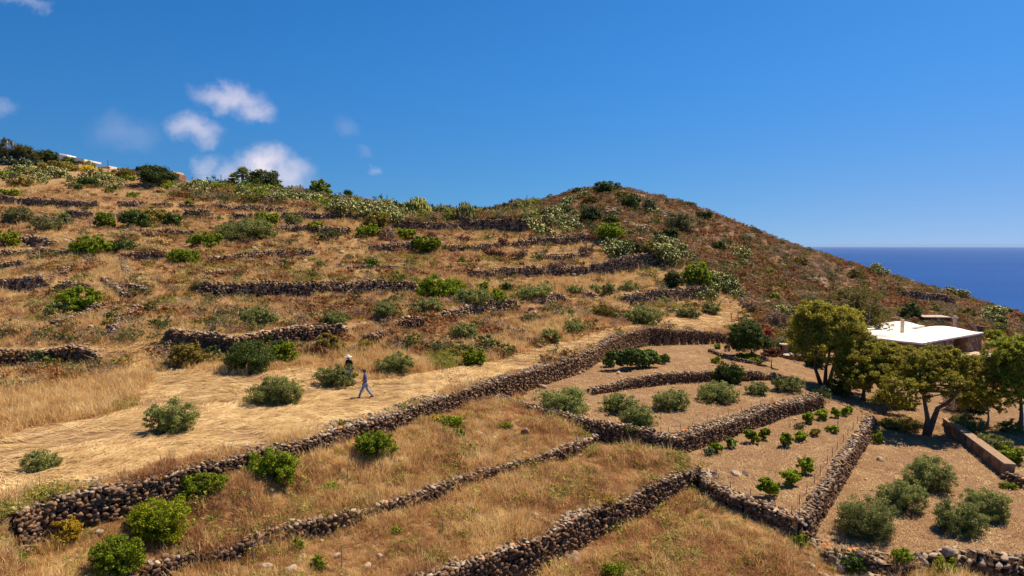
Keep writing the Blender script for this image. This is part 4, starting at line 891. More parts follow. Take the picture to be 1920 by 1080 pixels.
for a in [
    ('dark', 470, 702, 104, 62, 'sprawling dark thicket below the upper wall, left of centre'), ('green', 535, 680, 60, 40, 'green bramble spilling right of the sprawling dark thicket'), ('ochre', 618, 668, 60, 44, 'yellow-green shrub at the end of the dark upper wall'), ('ochre', 352, 690, 70, 48, 'scrubby mound with green and brown leaves beside the path'),
    ('green', 890, 688, 48, 40, 'isolated round dark bush at the edge of the mown straw'), ('green', 830, 566, 108, 54, 'big dome-shaped bright green lentisk in the middle of the hillside'), ('olive', 885, 584, 84, 36, 'grey-green bush in front of the big lentisk dome'),
    ('green', 928, 572, 56, 27, 'smooth bright green dome right of the big lentisk'), ('dark', 948, 547, 32, 18, 'small dark green ball above the smooth dome'), ('green', 906, 548, 26, 22, 'young green shrub touching the big lentisk'),
    ('dark', 1260, 541, 42, 34, 'dark round bush at the foot of the hill, left of the bright one'), ('green', 1306, 536, 58, 50, 'bright green bush at the foot of the hill among prickly pears'), ('green', 1066, 597, 30, 22, 'vivid green bush by the short wall pieces'), ('green', 1036, 622, 22, 14, 'vivid little bush above the upright olive bush'),
    ('olive', 870, 640, 60, 34, 'thin greenish shrub on the bank above the straw'), ('ochre', 1130, 598, 60, 30, 'yellow-green shrub on the bank below the path wall'),
    ('heather', 38, 422, 66, 40, 'tall grey-green bush nearest the left edge, upper slope'), ('heather', 86, 438, 74, 34, 'grey thorny bush beside the white sign stake'), ('olive', 122, 422, 36, 26, 'olive-green bush behind the white sign stake'),
    ('green', 198, 428, 44, 36, 'green bush right of the second stake'), ('dark', 252, 428, 60, 34, 'left part of the long dark thicket on the upper slope'), ('ochre', 285, 422, 70, 36, 'brownish middle of the long thicket on the upper slope'), ('dark', 325, 428, 40, 32, 'right end bush of the long thicket on the upper slope'),
    ('green', 170, 482, 86, 40, 'broad dark green bush at the top of the dry channel'), ('dark', 230, 474, 64, 26, 'lower dark bush joined to the right of the broad one'), ('green', 342, 498, 84, 32, 'bright green flat dome above the pale stone line'), ('green', 386, 466, 74, 28, 'dark dome with a thin stake before it'),
    ('olive', 462, 457, 124, 44, 'widest spreading green thicket on the left slope'), ('green', 500, 424, 58, 28, 'dark green dome above the widest thicket'), ('olive', 553, 424, 40, 28, 'upright grey-green bush left of the even wall'), ('heather', 622, 453, 48, 30, 'round grey bush below the even brown wall'),
    ('lime', 592, 438, 34, 16, 'yellow-green shrub above the round grey bush'), ('green', 692, 446, 52, 26, 'dark green cushion bush at the end of the even wall'), ('ochre', 706, 430, 54, 32, 'yellowish tall bush behind the dark cushion bush'), ('mauve', 727, 452, 34, 28, 'brown half-dead bush between green ones, upper middle'),
    ('green', 762, 451, 44, 26, 'green bush left of the high saddle wall'), ('green', 802, 476, 56, 36, 'big leaning evergreen bush below the saddle wall'), ('dark', 782, 470, 24, 30, 'dark bush joined to the left of the leaning evergreen'), ('heather', 833, 467, 12, 10, 'tiny dark ball bush right of the leaning evergreen'), ('broom', 879, 470, 14, 9, 'little plant with yellow flowers on the stone line'),
    ('lime', 14, 467, 52, 36, 'lime-green shrub cut by the left edge'), ('green', 148, 590, 88, 54, 'green bush with white flower heads by the left wall'), ('olive', 112, 596, 60, 34, 'grey-green leafy growth left of the white-flowered bush'), ('green', 865, 497, 18, 16, 'small isolated green bush above the big lentisk'), ('green', 696, 500, 30, 16, 'green bush in the weedy terrace, centre'),
    ('green', 20, 440 - 72, 44, 14, 'flat green bush near the left edge high on the slope'), ('green', 0, 336, 50, 18, 'green bush at the left edge under the prickly pears'), ('dark', 145, 357, 22, 13, 'small dark ball bush high on the left slope'), ('green', 248, 372, 30, 13, 'dark green cushion high on the slope'), ('green', 356, 387, 20, 12, 'small green cushion below the prickly pear belt'),
    ('lime', 205, 372 - 10, 20, 8, 'pale green tuft high on the left slope'), ('ochre', 40, 350, 60, 18, 'ochre scrub under the prickly pears at left'), ('broom', 164, 322, 26, 12, 'yellow-flowering broom below the white-roofed house'), ('green', 195, 333, 40, 14, 'bright green low bush right of the yellow broom'), ('green', 238, 340, 34, 12, 'bright green low bush left of the flat-topped pine'),
    ('dark', 165, 350, 40, 18, 'dark bush in front of prickly pears under the yellow broom'), ('ochre', 430, 352 , 36, 20, 'ochre bush left of the fan palm'), ('green', 820, 412, 0, 0, '')]:
    if a[3]: bush(*a)
CU = 'dry cushion plants'
for a in [('beige', 391, 516, 30, 13, 'straw-coloured cushion dome above the long left wall, upper one'), ('beige', 383, 548, 46, 22, 'largest straw-coloured cushion dome, on the long left wall'), ('beige', 275, 546, 44, 20, 'beige cushion plant by the dry channel'), ('beige', 240, 452, 56, 18, 'beige cushion plants above the broad dark bush'), ('beige', 300, 462, 50, 18, 'beige cushion left of the dark dome with the stake'),
          ('beige', 285, 478, 60, 20, 'pale grey-beige cushion above the stone line'), ('beige', 432, 463, 20, 10, 'little beige cushion right of the dark dome'), ('beige', 513, 464, 26, 10, 'little beige cushion right of the widest thicket'), ('beige', 562, 470, 28, 9, 'flat beige cushion on the grassy slope'), ('beige', 865, 500, 20, 8, 'pale cushion in the green terrace, centre'), ('beige', 24, 632, 54, 34, 'dry yellow mound at the left edge above the golden grass'), ('beige', 300, 362, 26, 10, 'beige cushion high on the slope below the pine'),
          ('pink', 808, 448, 26, 14, 'red-brown cushion on the high saddle wall'), ('pink', 868, 458, 28, 18, 'red-brown cushion below the high saddle wall'), ('pink', 945, 462, 28, 18, 'brown twiggy ball below the high saddle wall'), ('pink', 938, 487, 24, 18, 'deep red-brown cushion left of the stone line'), ('mauve', 978, 487, 32, 24, 'mauve ball-shaped shrub in the upper middle'), ('pink', 920, 481, 26, 18, 'dull pink cushion left of the deep red-brown one'), ('pink', 1108, 494 - 40, 24, 12, 'brown cushion left of the green thicket'),
          ('mauve', 1100, 478, 34, 26, 'tall grey-mauve twiggy shrub below the rising wall'), ('pink', 1052, 500, 24, 12, 'pinkish cushion above the stony wall'), ('mauve', 1040, 516, 30, 18, 'mauve shrub growing over the stony wall'), ('beige', 1028, 502, 28, 8, 'yellowish cushion above the stony wall'), ('pink', 905, 425, 60, 12, 'reddish scrub along the top of the saddle wall'), ('pink', 960, 424, 50, 14, 'mauve-red scrub at the right of the saddle wall')]:
    bush(*a, name='cushion_shrub', cat='cushion plant', group=CU)
for a in [('dark', 1107, 418, 44, 34, 'darkest round bush on the rocky hill'), ('dark', 1144, 424, 30, 20, 'dark bush right of the darkest one on the hill'), ('ochre', 1106, 384, 30, 18, 'olive bush high on the rocky hill'), ('dark', 1185, 392, 48, 28, 'dark bush near the top of the rocky hill'), ('heather', 1215, 396, 32, 26, 'grey bush joined to the dark one near the hilltop'), ('dark', 1135, 362, 54, 20, 'bush crowning the hilltop'), ('dark', 1085, 362, 30, 10, 'low bush left of the hilltop crown'),
          ('green', 1145, 455, 62, 38, 'green thicket on the lower middle of the rocky hill'), ('dark', 1180, 478, 50, 30, 'dark spreading growth below the green thicket on the hill'), ('ochre', 1215, 480, 50, 26, 'ochre-green shrub on the hill foot'), ('heather', 1277, 437, 56, 40, 'large grey-green bush on the right of the rocky hill'), ('dark', 1258, 450, 34, 24, 'dark bush before the large grey-green one on the hill'), ('dark', 1236, 450, 26, 16, 'small dark bush among the pale rocks'),
          ('dark', 985, 418, 32, 18, 'dark bush on the left foot of the hill'), ('green', 961, 418, 20, 12, 'bright green bush on the saddle'), ('dark', 914, 414, 36, 16, 'dark bush on the skyline of the saddle'), ('dark', 1018, 408, 30, 14, 'low dark bush on the hill shoulder'), ('green', 1440, 515, 30, 12, 'green bush on the right slope of the hill'), ('green', 1448, 565, 34, 16, 'bright green bush on the lower right slope'), ('ochre', 1500, 500, 34, 18, 'ochre round bush on the right slope'), ('ochre', 1600, 520, 26, 14, 'ochre bush near the right skyline'),
          ('dark', 1630, 514, 26, 12, 'dark bush on the right skyline by prickly pears'), ('dark', 1748, 540, 18, 9, 'dark ball bush on the right skyline above the sea'), ('dark', 1858, 592, 36, 16, 'dark dome on the right skyline beside the steps'), ('dark', 1885, 590, 26, 18, 'ochre-dark bush at the far right of the skyline'), ('dark', 1706, 602, 44, 36, 'dark round bush beside the hut'), ('dark', 1872, 625, 34, 18, 'dark bush behind the house, right'),
          ('pink', 1905, 600, 40, 14, 'reddish scrub at the right edge above the sea'), ('ochre', 1812, 596, 44, 20, 'ochre scrub right of the hut'), ('dark', 1290, 386, 30, 10, 'dark bush on the right shoulder skyline'), ('green', 1545, 468, 30, 8, 'green fringe bush where the skyline meets the sea'),
          ('redleaf', 1432, 645, 44, 40, 'coral-red shrub behind the spreading pine'), ('mauve', 1455, 622, 60, 44, 'bare grey-mauve shrub behind the coral-red one'), ('mauve', 1400, 590, 36, 30, 'bare grey shrub at the end of the terrace'), ('whitefl', 1515, 665, 40, 30, 'oleander with white flowers behind the round patio'), ('dark', 1480, 662, 60, 26, 'dark hedge behind the stone patio'), ('dark', 1530, 690, 40, 40, 'dark undergrowth behind the tree trunks'),
          ('dark', 1365, 722, 58, 48, 'dense dark ball-shaped evergreen in the tilled field'), ('green', 1345, 655, 16, 10, 'tiny green tuft in the fig field'), ('lime', 1342, 682, 20, 18, 'small lime shrub beside the low wall'), ('green', 1395, 676, 50, 14, 'strip of green plants on the low wall under the pine'), ('lime', 1415, 682, 34, 12, 'lime plants at the end of the low wall'),
          ('dark', 1578, 745, 54, 30, 'dark shaded undergrowth below the three-trunked tree'), ('dark', 1695, 768, 46, 22, 'dark low growth in the shade between two trees'), ('mauve', 1798, 775, 70, 36, 'grey twiggy scrub behind the forked tree'), ('dark', 1832, 776, 40, 26, 'dark shrub beside the slender pale trunk'), ('olive', 1240, 570, 40, 14, 'low grey-green shrub under the wall at the path end'), ('ochre', 1465, 545, 30, 16, 'ochre bush midway down the right slope'), ('dark', 1350, 470, 34, 18, 'dark bush on the upper right slope'), ('heather', 1395, 455, 30, 14, 'grey-green bush near the right skyline'), ('dark', 1560, 600, 36, 20, 'dark bush behind the three-trunked tree'), ('dark', 1060, 402, 34, 16, 'dark bush above the hill prickly pears'), ('ochre', 1165, 372, 34, 14, 'ochre scrub just below the hilltop bush'), ('dark', 1320, 412, 36, 16, 'dark bush on the right shoulder of the hill'),
          ('green', 1644, 832, 22, 28, 'green sapling on the staked wall'), ('ochre', 1690, 812, 90, 24, 'heap of dry cut branches at the upper end of the staked wall'), ('olive', 1812, 812, 78, 34, 'olive hedge beyond the smooth-topped wall, upper part'), ('olive', 1858, 850, 70, 36, 'olive hedge beyond the smooth-topped wall, middle part'), ('green', 1895, 872, 60, 40, 'green hedge beyond the smooth-topped wall, lower part'), ('olive', 1890, 812, 50, 26, 'grey-green bush near the right edge under the tree'),
          ('green', 1890, 918, 36, 12, 'small green shrub on the stub wall at right'), ('magenta', 1868, 735, 26, 60, 'magenta bougainvillea between the two large trees'), ('lime', 1862, 642, 50, 24, 'yellow-green bush right of the stone house'), ('green', 1690, 1078, 50, 26, 'green growth on the rubble below the lowest field'), ('lime', 1770, 1080, 60, 34, 'yellow-green growth on the rubble at the bottom right'), ('dark', 1600, 1078, 60, 30, 'dark weeds on the rubble below the field')]:
    bush(*a, dens=1.0)
# ridge shrubs and low trees on the skyline
for a in [('dark', 84, 305, 52, 26, 'dark tree left of the white-roofed house'), ('magenta', 68, 300, 14, 12, 'small magenta bougainvillea on the skyline'), ('dark', 128, 301, 46, 16, 'dark tree behind the white roof'), ('dark', 30, 300, 60, 24, 'dense green base of the tall spiky plants'), ('whitefl', 30, 312, 70, 16, 'white-flowering hedge on the left skyline'), ('whitefl', 70, 311, 36, 12, 'pale flowering shrub under the dark skyline tree'), ('ochre', 110, 322, 80, 18, 'ochre scrub below the white-roofed house'),
          ('dark', 296, 350, 76, 38, 'broad grey-green tree mass under the flat-topped pine'), ('ochre', 232, 332, 50, 16, 'brown-green scrub left of the broad tree'), ('dark', 495, 356, 72, 44, 'rounded dark tree right of the fan palm'), ('green', 600, 368, 50, 42, 'dark bushy tree on the ridge left of the date palm'), ('heather', 575, 372, 44, 20, 'brown-grey bush below the ridge tree'), ('heather', 625, 385, 34, 24, 'grey bush among the prickly pears'), ('green', 735, 388, 40, 16, 'green bush right of the two thin poles'),
          ('green', 690, 408, 40, 20, 'dark bush under the prickly pears'), ('green', 770, 415, 50, 18, 'green bush below the large candelabra spurge'), ('green', 828, 416, 40, 12, 'green bush below the small candelabra spurge'), ('dark', 953, 397, 24, 24, 'little dark tree on the saddle skyline'), ('dark', 905, 402, 30, 12, 'dark bush at the foot of the small palm')]:
    bush(*a, name='ridge_shrub', cat='shrub')

# ------------------------------------------------------------------ prickly pears
def prickly(seed, nroot=7, levels=5):
    r0 = np.random.default_rng(seed); pads = []
    def grow(base, up, lv, s):
        side = r0.normal(size=3); side -= up * (side @ up); side /= np.linalg.norm(side); pads.append((base + up * s * .5, up, side, s))
        if lv <= 0: return
        for k in range(r0.choice([1, 2, 3], p=[.35, .45, .2])):
            a = r0.uniform(-1.0, 1.0); b2 = base + up * s * .5 + (up * math.cos(a) + side * math.sin(a)) * s * .47
            u2 = up * math.cos(a * .8) + side * math.sin(a * .8) + r0.normal(0, .28, 3) + np.array([0, 0, .25]); u2 /= np.linalg.norm(u2); grow(b2, u2, lv - 1, s * r0.uniform(.82, 1.02))
    for k in range(nroot):
        a = r0.uniform(0, 6.28); q = r0.uniform(.1, .75); u = np.array([math.cos(a) * .35, math.sin(a) * .35, 1]) + r0.normal(0, .15, 3); u /= np.linalg.norm(u)
        grow(np.array([math.cos(a) * q, math.sin(a) * q, -.08]), u, levels - 1 - (q > .5), .36)
    Vs, Fs = [], []; m = 9
    for i, (c, up, sd, s) in enumerate(pads):
        nn = np.cross(up, sd); q = np.linspace(0, 2 * math.pi, m, endpoint=False)
        rim = c + np.outer(np.cos(q), up) * s * .5 + np.outer(np.sin(q), sd) * s * .34 * (1 + .12 * np.cos(q))[:, None]
        Vs.append(np.r_[rim, [c + nn * s * .055], [c - nn * s * .055]]); b = i * (m + 2)
        for k in range(m): Fs.append((b + k, b + (k + 1) % m, b + m)); Fs.append((b + (k + 1) % m, b + k, b + m + 1))
    V = np.concatenate(Vs); V[:, :2] /= 1.25; return npmesh('prickly_pear', V, np.array(Fs), M['pad'])
PPM = [prickly(200 + k, 8 + k % 4, 4 + k % 2) for k in range(7)]
ORD = 'first second third fourth fifth sixth seventh eighth ninth tenth eleventh twelfth thirteenth fourteenth fifteenth sixteenth seventeenth eighteenth'.split()
def ordl(made, label, cat, group):
    ys = sorted(m[1] for m in made); cut = ys[len(ys) // 2] if len(made) > 9 else -1
    for row, sel in (('upper row, ', [m for m in made if m[1] < cut]), ('lower row, ' if cut > 0 else '', [m for m in made if m[1] >= cut])):
        for i, m in enumerate(sorted(sel, key=lambda q: q[0])): tag(m[2], '%s, %s%s from left' % (label, row, ORD[min(i, 17)]), cat, group)
def pears(poly, n, label, group, size=1.0, seed=0, rows=12):
    r0 = np.random.default_rng(900 + seed + int(poly[0][0])); xs = [p[0] for p in poly]; ys = [p[1] for p in poly]; k = 0; tries = 0; made = []
    while k < n and tries < 900:
        tries += 1; x_ = r0.uniform(min(xs), max(xs)); y_ = r0.uniform(min(ys), max(ys))
        if not inpoly(np.array(x_), np.array(y_), poly): continue
        p = G(x_, y_); o = link('prickly_pear', PPM[r0.integers(7)], None, p - np.array([0, 0, .1]), r0.uniform(0, 6.28))
        s = size * 1.25 * r0.uniform(.75, 1.3); o.scale = (s * r0.uniform(.9, 1.3), s * r0.uniform(.9, 1.3), s); made.append((x_, y_, o)); k += 1
    ordl(made, label, 'prickly pear', group)
pears([(0, 345), (0, 325), (60, 322), (60, 350)], 9, "prickly pear at the left edge of the ridge", 'left edge prickly pears', 1.25)
pears([(60, 345), (60, 322), (120, 322), (185, 338), (180, 352)], 18, "prickly pear below the white-roofed house", 'prickly pears below the white-roofed house', 1.25)
pears([(155, 318), (168, 312), (188, 322), (178, 326)], 4, "prickly pear right of the white-roofed house", 'skyline prickly pears by the house', 1.2)
pears([(192, 356), (195, 340), (240, 345), (238, 360)], 8, "prickly pear left of the flat-topped pine", 'prickly pears left of the pine', 1.1)
pears([(312, 360), (318, 350), (440, 352), (445, 374), (370, 370)], 26, "prickly pear left of the fan palm", 'prickly pear belt left of the fan palm', 1.15)
pears([(445, 376), (445, 354), (560, 366), (560, 386), (500, 384)], 24, "prickly pear below the rounded dark tree", 'prickly pear belt below the dark tree', 1.15)
pears([(545, 384), (545, 362), (600, 366), (680, 388), (690, 408), (640, 404)], 34, "prickly pear around the date palm", 'prickly pears around the date palm', 1.25)
pears([(670, 398), (672, 386), (745, 398), (770, 420), (740, 428), (700, 418)], 22, "prickly pear above the saddle wall", 'prickly pears above the saddle wall', 1.25)
pears([(770, 405), (830, 410), (830, 418), (770, 418)], 4, "prickly pear under the candelabra spurges", 'small prickly pears under the spurges', .9)
pears([(998, 440), (1000, 420), (1036, 425), (1034, 446)], 6, "prickly pear on the hill's left shoulder", 'prickly pears on the hill shoulder', 1.2)
pears([(1030, 438), (1035, 402), (1085, 405), (1088, 440)], 18, "dusty prickly pear left of the darkest hill bush", 'prickly pears on the rocky hill', 1.1)
pears([(1045, 392), (1060, 380), (1072, 385), (1060, 398)], 4, "prickly pear high on the hill's left", 'high prickly pears on the hill', 1.0)
pears([(1078, 366), (1100, 358), (1104, 368), (1085, 374)], 4, 'prickly pear just left of the hilltop bush', 'hilltop prickly pears', 1.1)
pears([(1115, 478), (1118, 455), (1160, 462), (1185, 478), (1165, 484)], 9, "green prickly pear below the hill thicket", 'prickly pears below the hill thicket', 1.15)
pears([(1215, 395), (1232, 390), (1236, 402), (1220, 402)], 3, 'prickly pear beside the grey bush near the hilltop', 'prickly pears near the hilltop', 1.0)
pears([(1225, 500), (1235, 455), (1290, 465), (1290, 500), (1255, 505)], 14, "tall prickly pear above the tumbled wall", 'prickly pears above the tumbled wall', 1.25)
pears([(1130, 425), (1150, 405), (1210, 420), (1225, 450), (1160, 445)], 9, "small prickly pear among the pale rocks", 'prickly pears among pale rocks', .8)
pears([(1325, 570), (1330, 535), (1375, 535), (1400, 550), (1380, 570)], 15, "prickly pear at the terrace path's right end", 'prickly pears at the path end', 1.0)
pears([(1370, 520), (1375, 475), (1410, 480), (1415, 515)], 8, "prickly pear on the right slope", 'prickly pears on the right slope', 1.0)
pears([(1455, 600), (1460, 588), (1486, 592), (1484, 602)], 3, "small prickly pear behind the coral-red shrub", 'prickly pears on the garden bank', .8)
pears([(1636, 518), (1642, 508), (1665, 516), (1662, 526)], 4, "prickly pear on the right skyline", 'skyline prickly pears over the sea', 1.1)
pears([(1760, 548), (1766, 540), (1815, 560), (1812, 572)], 7, "prickly pear right of the hut", 'skyline prickly pears right of the hut', 1.0)
pears([(1848, 612), (1852, 590), (1885, 595), (1884, 615)], 8, 'prickly pear beside the stone steps', 'prickly pears beside the steps', 1.0)

# ------------------------------------------------------------------ trees
def tree(name, kind, base_px, lobes_px, label, stems, dens=1.0, bark='bark', r_trunk=.17, cat='tree', tight=.25, s_k=.00145, asp=.5, extra=None, shell=.5, group=None):
    r0 = np.random.default_rng(int(base_px[0] * 3 + base_px[1])); p, t = place(*base_px); k = t / FPX
    root = empty(name, p); tag(root, label, cat, group); lobes = []; area = 0
    for (cx, cy, rx, ry, dy) in lobes_px:
        tt = t + dy; kk = tt / FPX; d = pix_dir(cx, cy) * tt - p; d[2] *= 1
        lobes.append((d[0], d[1], d[2], rx * kk * 1.1, rx * kk * .95, ry * kk * 1.15)); area += rx * ry * 4
    n = int(min(area * 2.3 * dens, 70000)); P, Nn, cc = crown_points(lobes, n, r0, cl=len(lobes) * 85, tight=tight * .72, bottom=-.55, shell=shell)
    V, F = leafcloud(P, Nn, s_k * t, asp, r0); link('crown', npmesh('crown', V, F, M[kind]), root)
    mb = MB()
    for st in stems:   # st: list of pixel points from the foot up
        pts = []
        for i, (x_, y_) in enumerate(st):
            d = pix_dir(x_, y_) * t - p
            pts.append((d[0], d[1] * 1.0 + r0.normal(0, .05) * (i > 0), d[2]))
        pts[0] = (pts[0][0], 0, -.2); rad = [r_trunk * (1.25 if i == 0 else (1 - .55 * i / (len(pts) - 1))) for i in range(len(pts))]
        mb.tube(pts, rad, 8); top = Vector(pts[-1])
        for q in r0.permutation(len(lobes))[:7]:
            l = lobes[q]; e = Vector((l[0], l[1], l[2])); m = top.lerp(e, .5) + Vector((r0.normal(0, .12), r0.normal(0, .12), .1)); mb.tube([top, m, e], [r_trunk * .38, r_trunk * .24, r_trunk * .1], 6)
            for _ in range(4):
                c = cc[r0.integers(len(cc))]
                if (Vector(c) - e).length < max(l[3], l[5]) * 1.3: mb.tube([e, e.lerp(Vector(c), .5) + Vector((0, 0, .08)), Vector(c)], [r_trunk * .12, r_trunk * .07, .01], 5)
    mb.build('trunk', M[bark], root, True); return root
tree('carob_tree', 'tree', (1545, 722), [(1535, 604, 46, 34, 0), (1572, 622, 48, 38, -1), (1508, 618, 32, 30, 0), (1550, 655, 60, 28, -1), (1598, 655, 40, 34, 0), (1520, 580, 24, 16, .5), (1498, 642, 24, 20, 1), (1590, 600, 30, 24, .5)],
     'tall leafy tree with three trunks beside the round patio', [[(1541, 722), (1528, 690), (1530, 655)], [(1547, 722), (1550, 690), (1556, 655)], [(1553, 722), (1562, 688), (1575, 650)]], tight=.27, dens=.95)
tree('dry_tree', 'sparse', (1600, 668), [(1588, 572, 34, 26, 4), (1632, 570, 30, 22, 4), (1640, 600, 30, 22, 4), (1610, 600, 40, 26, 4), (1600, 548, 26, 12, 4)],
     'thin half-bare tree rising behind the three-trunked one', [[(1600, 668), (1602, 630), (1606, 605)], [(1605, 668), (1618, 625), (1630, 600)]], dens=.42, r_trunk=.12)
tree('carob_tree', 'tree', (1640, 752), [(1610, 690, 40, 30, 0), (1650, 672, 42, 26, 0), (1600, 718, 34, 22, 0), (1640, 712, 44, 28, -1), (1676, 700, 34, 30, 0), (1582, 700, 26, 22, .5), (1625, 650, 30, 18, 1), (1690, 668, 30, 18, 0), (1722, 670, 24, 16, 0)],
     'dark-shaded bushy tree in the middle of the garden, left of the forked one', [[(1618, 752), (1620, 735), (1618, 715)], [(1642, 752), (1650, 735), (1655, 710)]], dens=1.0, tight=.27)
tree('carob_tree', 'tree', (1735, 815), [(1700, 702, 38, 30, 1), (1740, 688, 40, 26, 0), (1785, 690, 44, 28, 0), (1828, 700, 36, 30, .5), (1845, 728, 30, 28, 0), (1700, 735, 40, 24, -1), (1770, 722, 44, 26, -1), (1812, 738, 34, 20, -.5), (1680, 722, 26, 20, 0), (1760, 664, 34, 16, 1), (1692, 758, 24, 14, 0), (1708, 752, 20, 14, -1), (1818, 762, 26, 14, 0), (1848, 752, 18, 16, .5), (1668, 738, 16, 14, 0)],
     'large forked tree standing alone at the edge of the lowest field', [[(1735, 815), (1738, 785), (1734, 755), (1728, 722)], [(1738, 782), (1758, 765), (1776, 755), (1795, 735)]], dens=.6, tight=.22, r_trunk=.19)
tree('carob_tree', 'tree2', (1913, 812), [(1884, 662, 34, 26, 0), (1915, 690, 46, 40, 0), (1884, 705, 30, 34, 0), (1925, 735, 44, 34, 0), (1895, 738, 26, 26, -1), (1910, 648, 34, 18, 1), (1868, 690, 18, 26, 0), (1960, 700, 50, 50, 0), (1890, 765, 22, 14, 0)],
     'leafy tree cut by the right edge of the picture', [[(1913, 812), (1916, 780), (1914, 745)]], dens=1.0, tight=.27)
tree('slender_tree', 'tree', (1851, 803), [(1832, 744, 28, 20, 1), (1852, 752, 22, 20, 1), (1815, 755, 18, 12, 1)], 'slender tree with a pale bare trunk beyond the smooth-topped wall', [[(1850, 803), (1854, 785), (1852, 765)]], dens=1.0, bark='palebark', r_trunk=.09)
tree('sapling', 'tree', (1657, 774), [(1672, 750, 20, 12, 0), (1652, 742, 14, 10, 0), (1692, 758, 16, 9, 0), (1636, 752, 10, 8, 0)], 'small spindly tree in the shade left of the forked tree', [[(1657, 774), (1655, 764), (1657, 750)], [(1658, 774), (1664, 765), (1670, 756)]], dens=.8, r_trunk=.035)
tree('small_tree', 'maroon', (1447, 689), [(1440, 664, 12, 8, 0), (1452, 660, 13, 8, 0), (1462, 667, 9, 6, 0)], 'little maroon-leaved tree in front of the round patio', [[(1446, 689), (1447, 678), (1448, 670)]], dens=1.0, r_trunk=.05)
tree('pine_tree', 'dark', (1412, 670), [(1400, 628, 30, 20, 0), (1385, 645, 24, 16, 0), (1412, 645, 36, 14, 0), (1430, 650, 20, 12, 0), (1372, 656, 14, 10, 0), (1404, 612, 18, 10, 0)], 'spreading dark pine at the upper corner of the fig field', [[(1412, 672), (1410, 660), (1405, 645)]], dens=1.5, tight=.3, s_k=.0015, asp=.3, r_trunk=.1)
tree('pine_tree', 'dark', (278, 326), [(268, 317, 12, 3.5, 0), (290, 316, 13, 3, 0), (278, 314, 10, 3, 0), (300, 318, 8, 3, 0)], 'flat-topped pine on the ridge beside a pole', [[(278, 328), (278, 320)]], dens=3.5, r_trunk=.2)
# figs
for j, (bx, by, lbs, lb) in enumerate([((1172), 694, [(1155, 668, 16, 10, 0), (1172, 678, 14, 9, 0), (1180, 664, 16, 9, 0)], 'leftmost big fig bush with bare grey limbs under the curved wall'), (1195, 690, [(1192, 668, 18, 11, 0), (1206, 674, 15, 10, 0), (1195, 680, 14, 8, 0)], 'middle fig bush under the curved wall'),
                                       (1214, 688, [(1216, 668, 16, 10, 0), (1226, 674, 12, 9, 0), (1213, 680, 12, 7, 0)], 'right fig bush of the joined three'), (1138, 688, [(1140, 678, 9, 7, 0), (1144, 683, 8, 5, 0)], 'small fig shoot left of the joined three'), (1244, 682, [(1246, 673, 9, 7, 0), (1242, 676, 7, 5, 0)], 'small separate fig bush right of the joined three')]):
    tree('fig_bush', 'fig', (bx, by), lbs, lb, [[(bx, by), (bx - 3, by - 8)], [(bx, by), (bx + 5, by - 7)]], dens=1.3, bark='palebark', r_trunk=.05, cat='fig bush', tight=.24, s_k=.0021, asp=.8, group='fig bushes in the bare field')
# vines
VN = [(1343, 850, 26, 20, 'nearest the left corner of the vineyard'), (1374, 840, 20, 18, 'second in the upper row, on a white stake'), (1408, 830, 22, 26, 'bigger one of the pair in the upper row'), (1431, 824, 20, 22, 'thinner one of the pair in the upper row'), (1475, 838, 22, 28, 'beside a white post in the middle of the vineyard'), (1500, 826, 22, 18, 'right of the post in the middle of the vineyard'),
      (1516, 794, 24, 20, 'left one at the top of the vineyard'), (1540, 787, 22, 20, 'second at the top of the vineyard'), (1566, 783, 14, 18, 'narrow upright one at the top of the vineyard'), (1584, 780, 14, 16, 'next to last at the top right corner'), (1593, 776, 12, 16, 'last at the top right corner'), (1563, 810, 18, 13, 'low lone one in the upper right of the vineyard'), (1529, 818, 18, 13, 'dried one in the upper right of the vineyard'),
      (1443, 932, 40, 38, 'largest one, in the front row'), (1483, 911, 34, 30, 'middle of the front row'), (1508, 890, 30, 32, 'right end of the front row')]
for x_, y_, w_, h_, lb in VN:
    r0 = np.random.default_rng(int(x_)); p, t = place(x_, y_); k = t / FPX; root = empty('grape_vine', p); tag(root, 'leafy green grape vine ' + lb, 'grape vine', 'grape vines')
    W_, H_ = w_ * k * 1.2, h_ * k * 1.1; lobes = [(r0.normal(0, W_ * .16), r0.normal(0, W_ * .12), H_ * q, W_ * .30, W_ * .28, H_ * .26) for q in (.25, .4, .62, .55)] + [(W_ * .3, 0, H_ * .5, W_ * .16, W_ * .16, H_ * .14), (-W_ * .3, 0, H_ * .45, W_ * .16, W_ * .16, H_ * .14)]
    P, Nn, cc = crown_points(lobes, int(w_ * h_ * 2.2), r0, 70, .34, -.6, .6); V, F = leafcloud(P, Nn, .0021 * t, .8, r0); link('foliage', npmesh('foliage', V, F, M['vine'] if lb[:5] != 'dried' else M['ochre']), root)
    mb = MB(); mb.tube([(0, 0, -.1), (.03, 0, H_ * .3), (0, .02, H_ * .55)], [.035, .03, .02], 6)
    for c in cc[:5]: mb.tube([(0, .02, H_ * .45), tuple(c)], [.018, .006], 5)
    mb.build('stem', M['bark'], root)
bush('whitefl', 1330, 856, 26, 14, 'pale flowering plant left of the first grape vine', name='flowering_plant', cat='plant')
bush('heather', 1497, 806, 26, 12, 'grey-white creeping plant by the top left grape vine', name='creeping_plant', cat='plant')
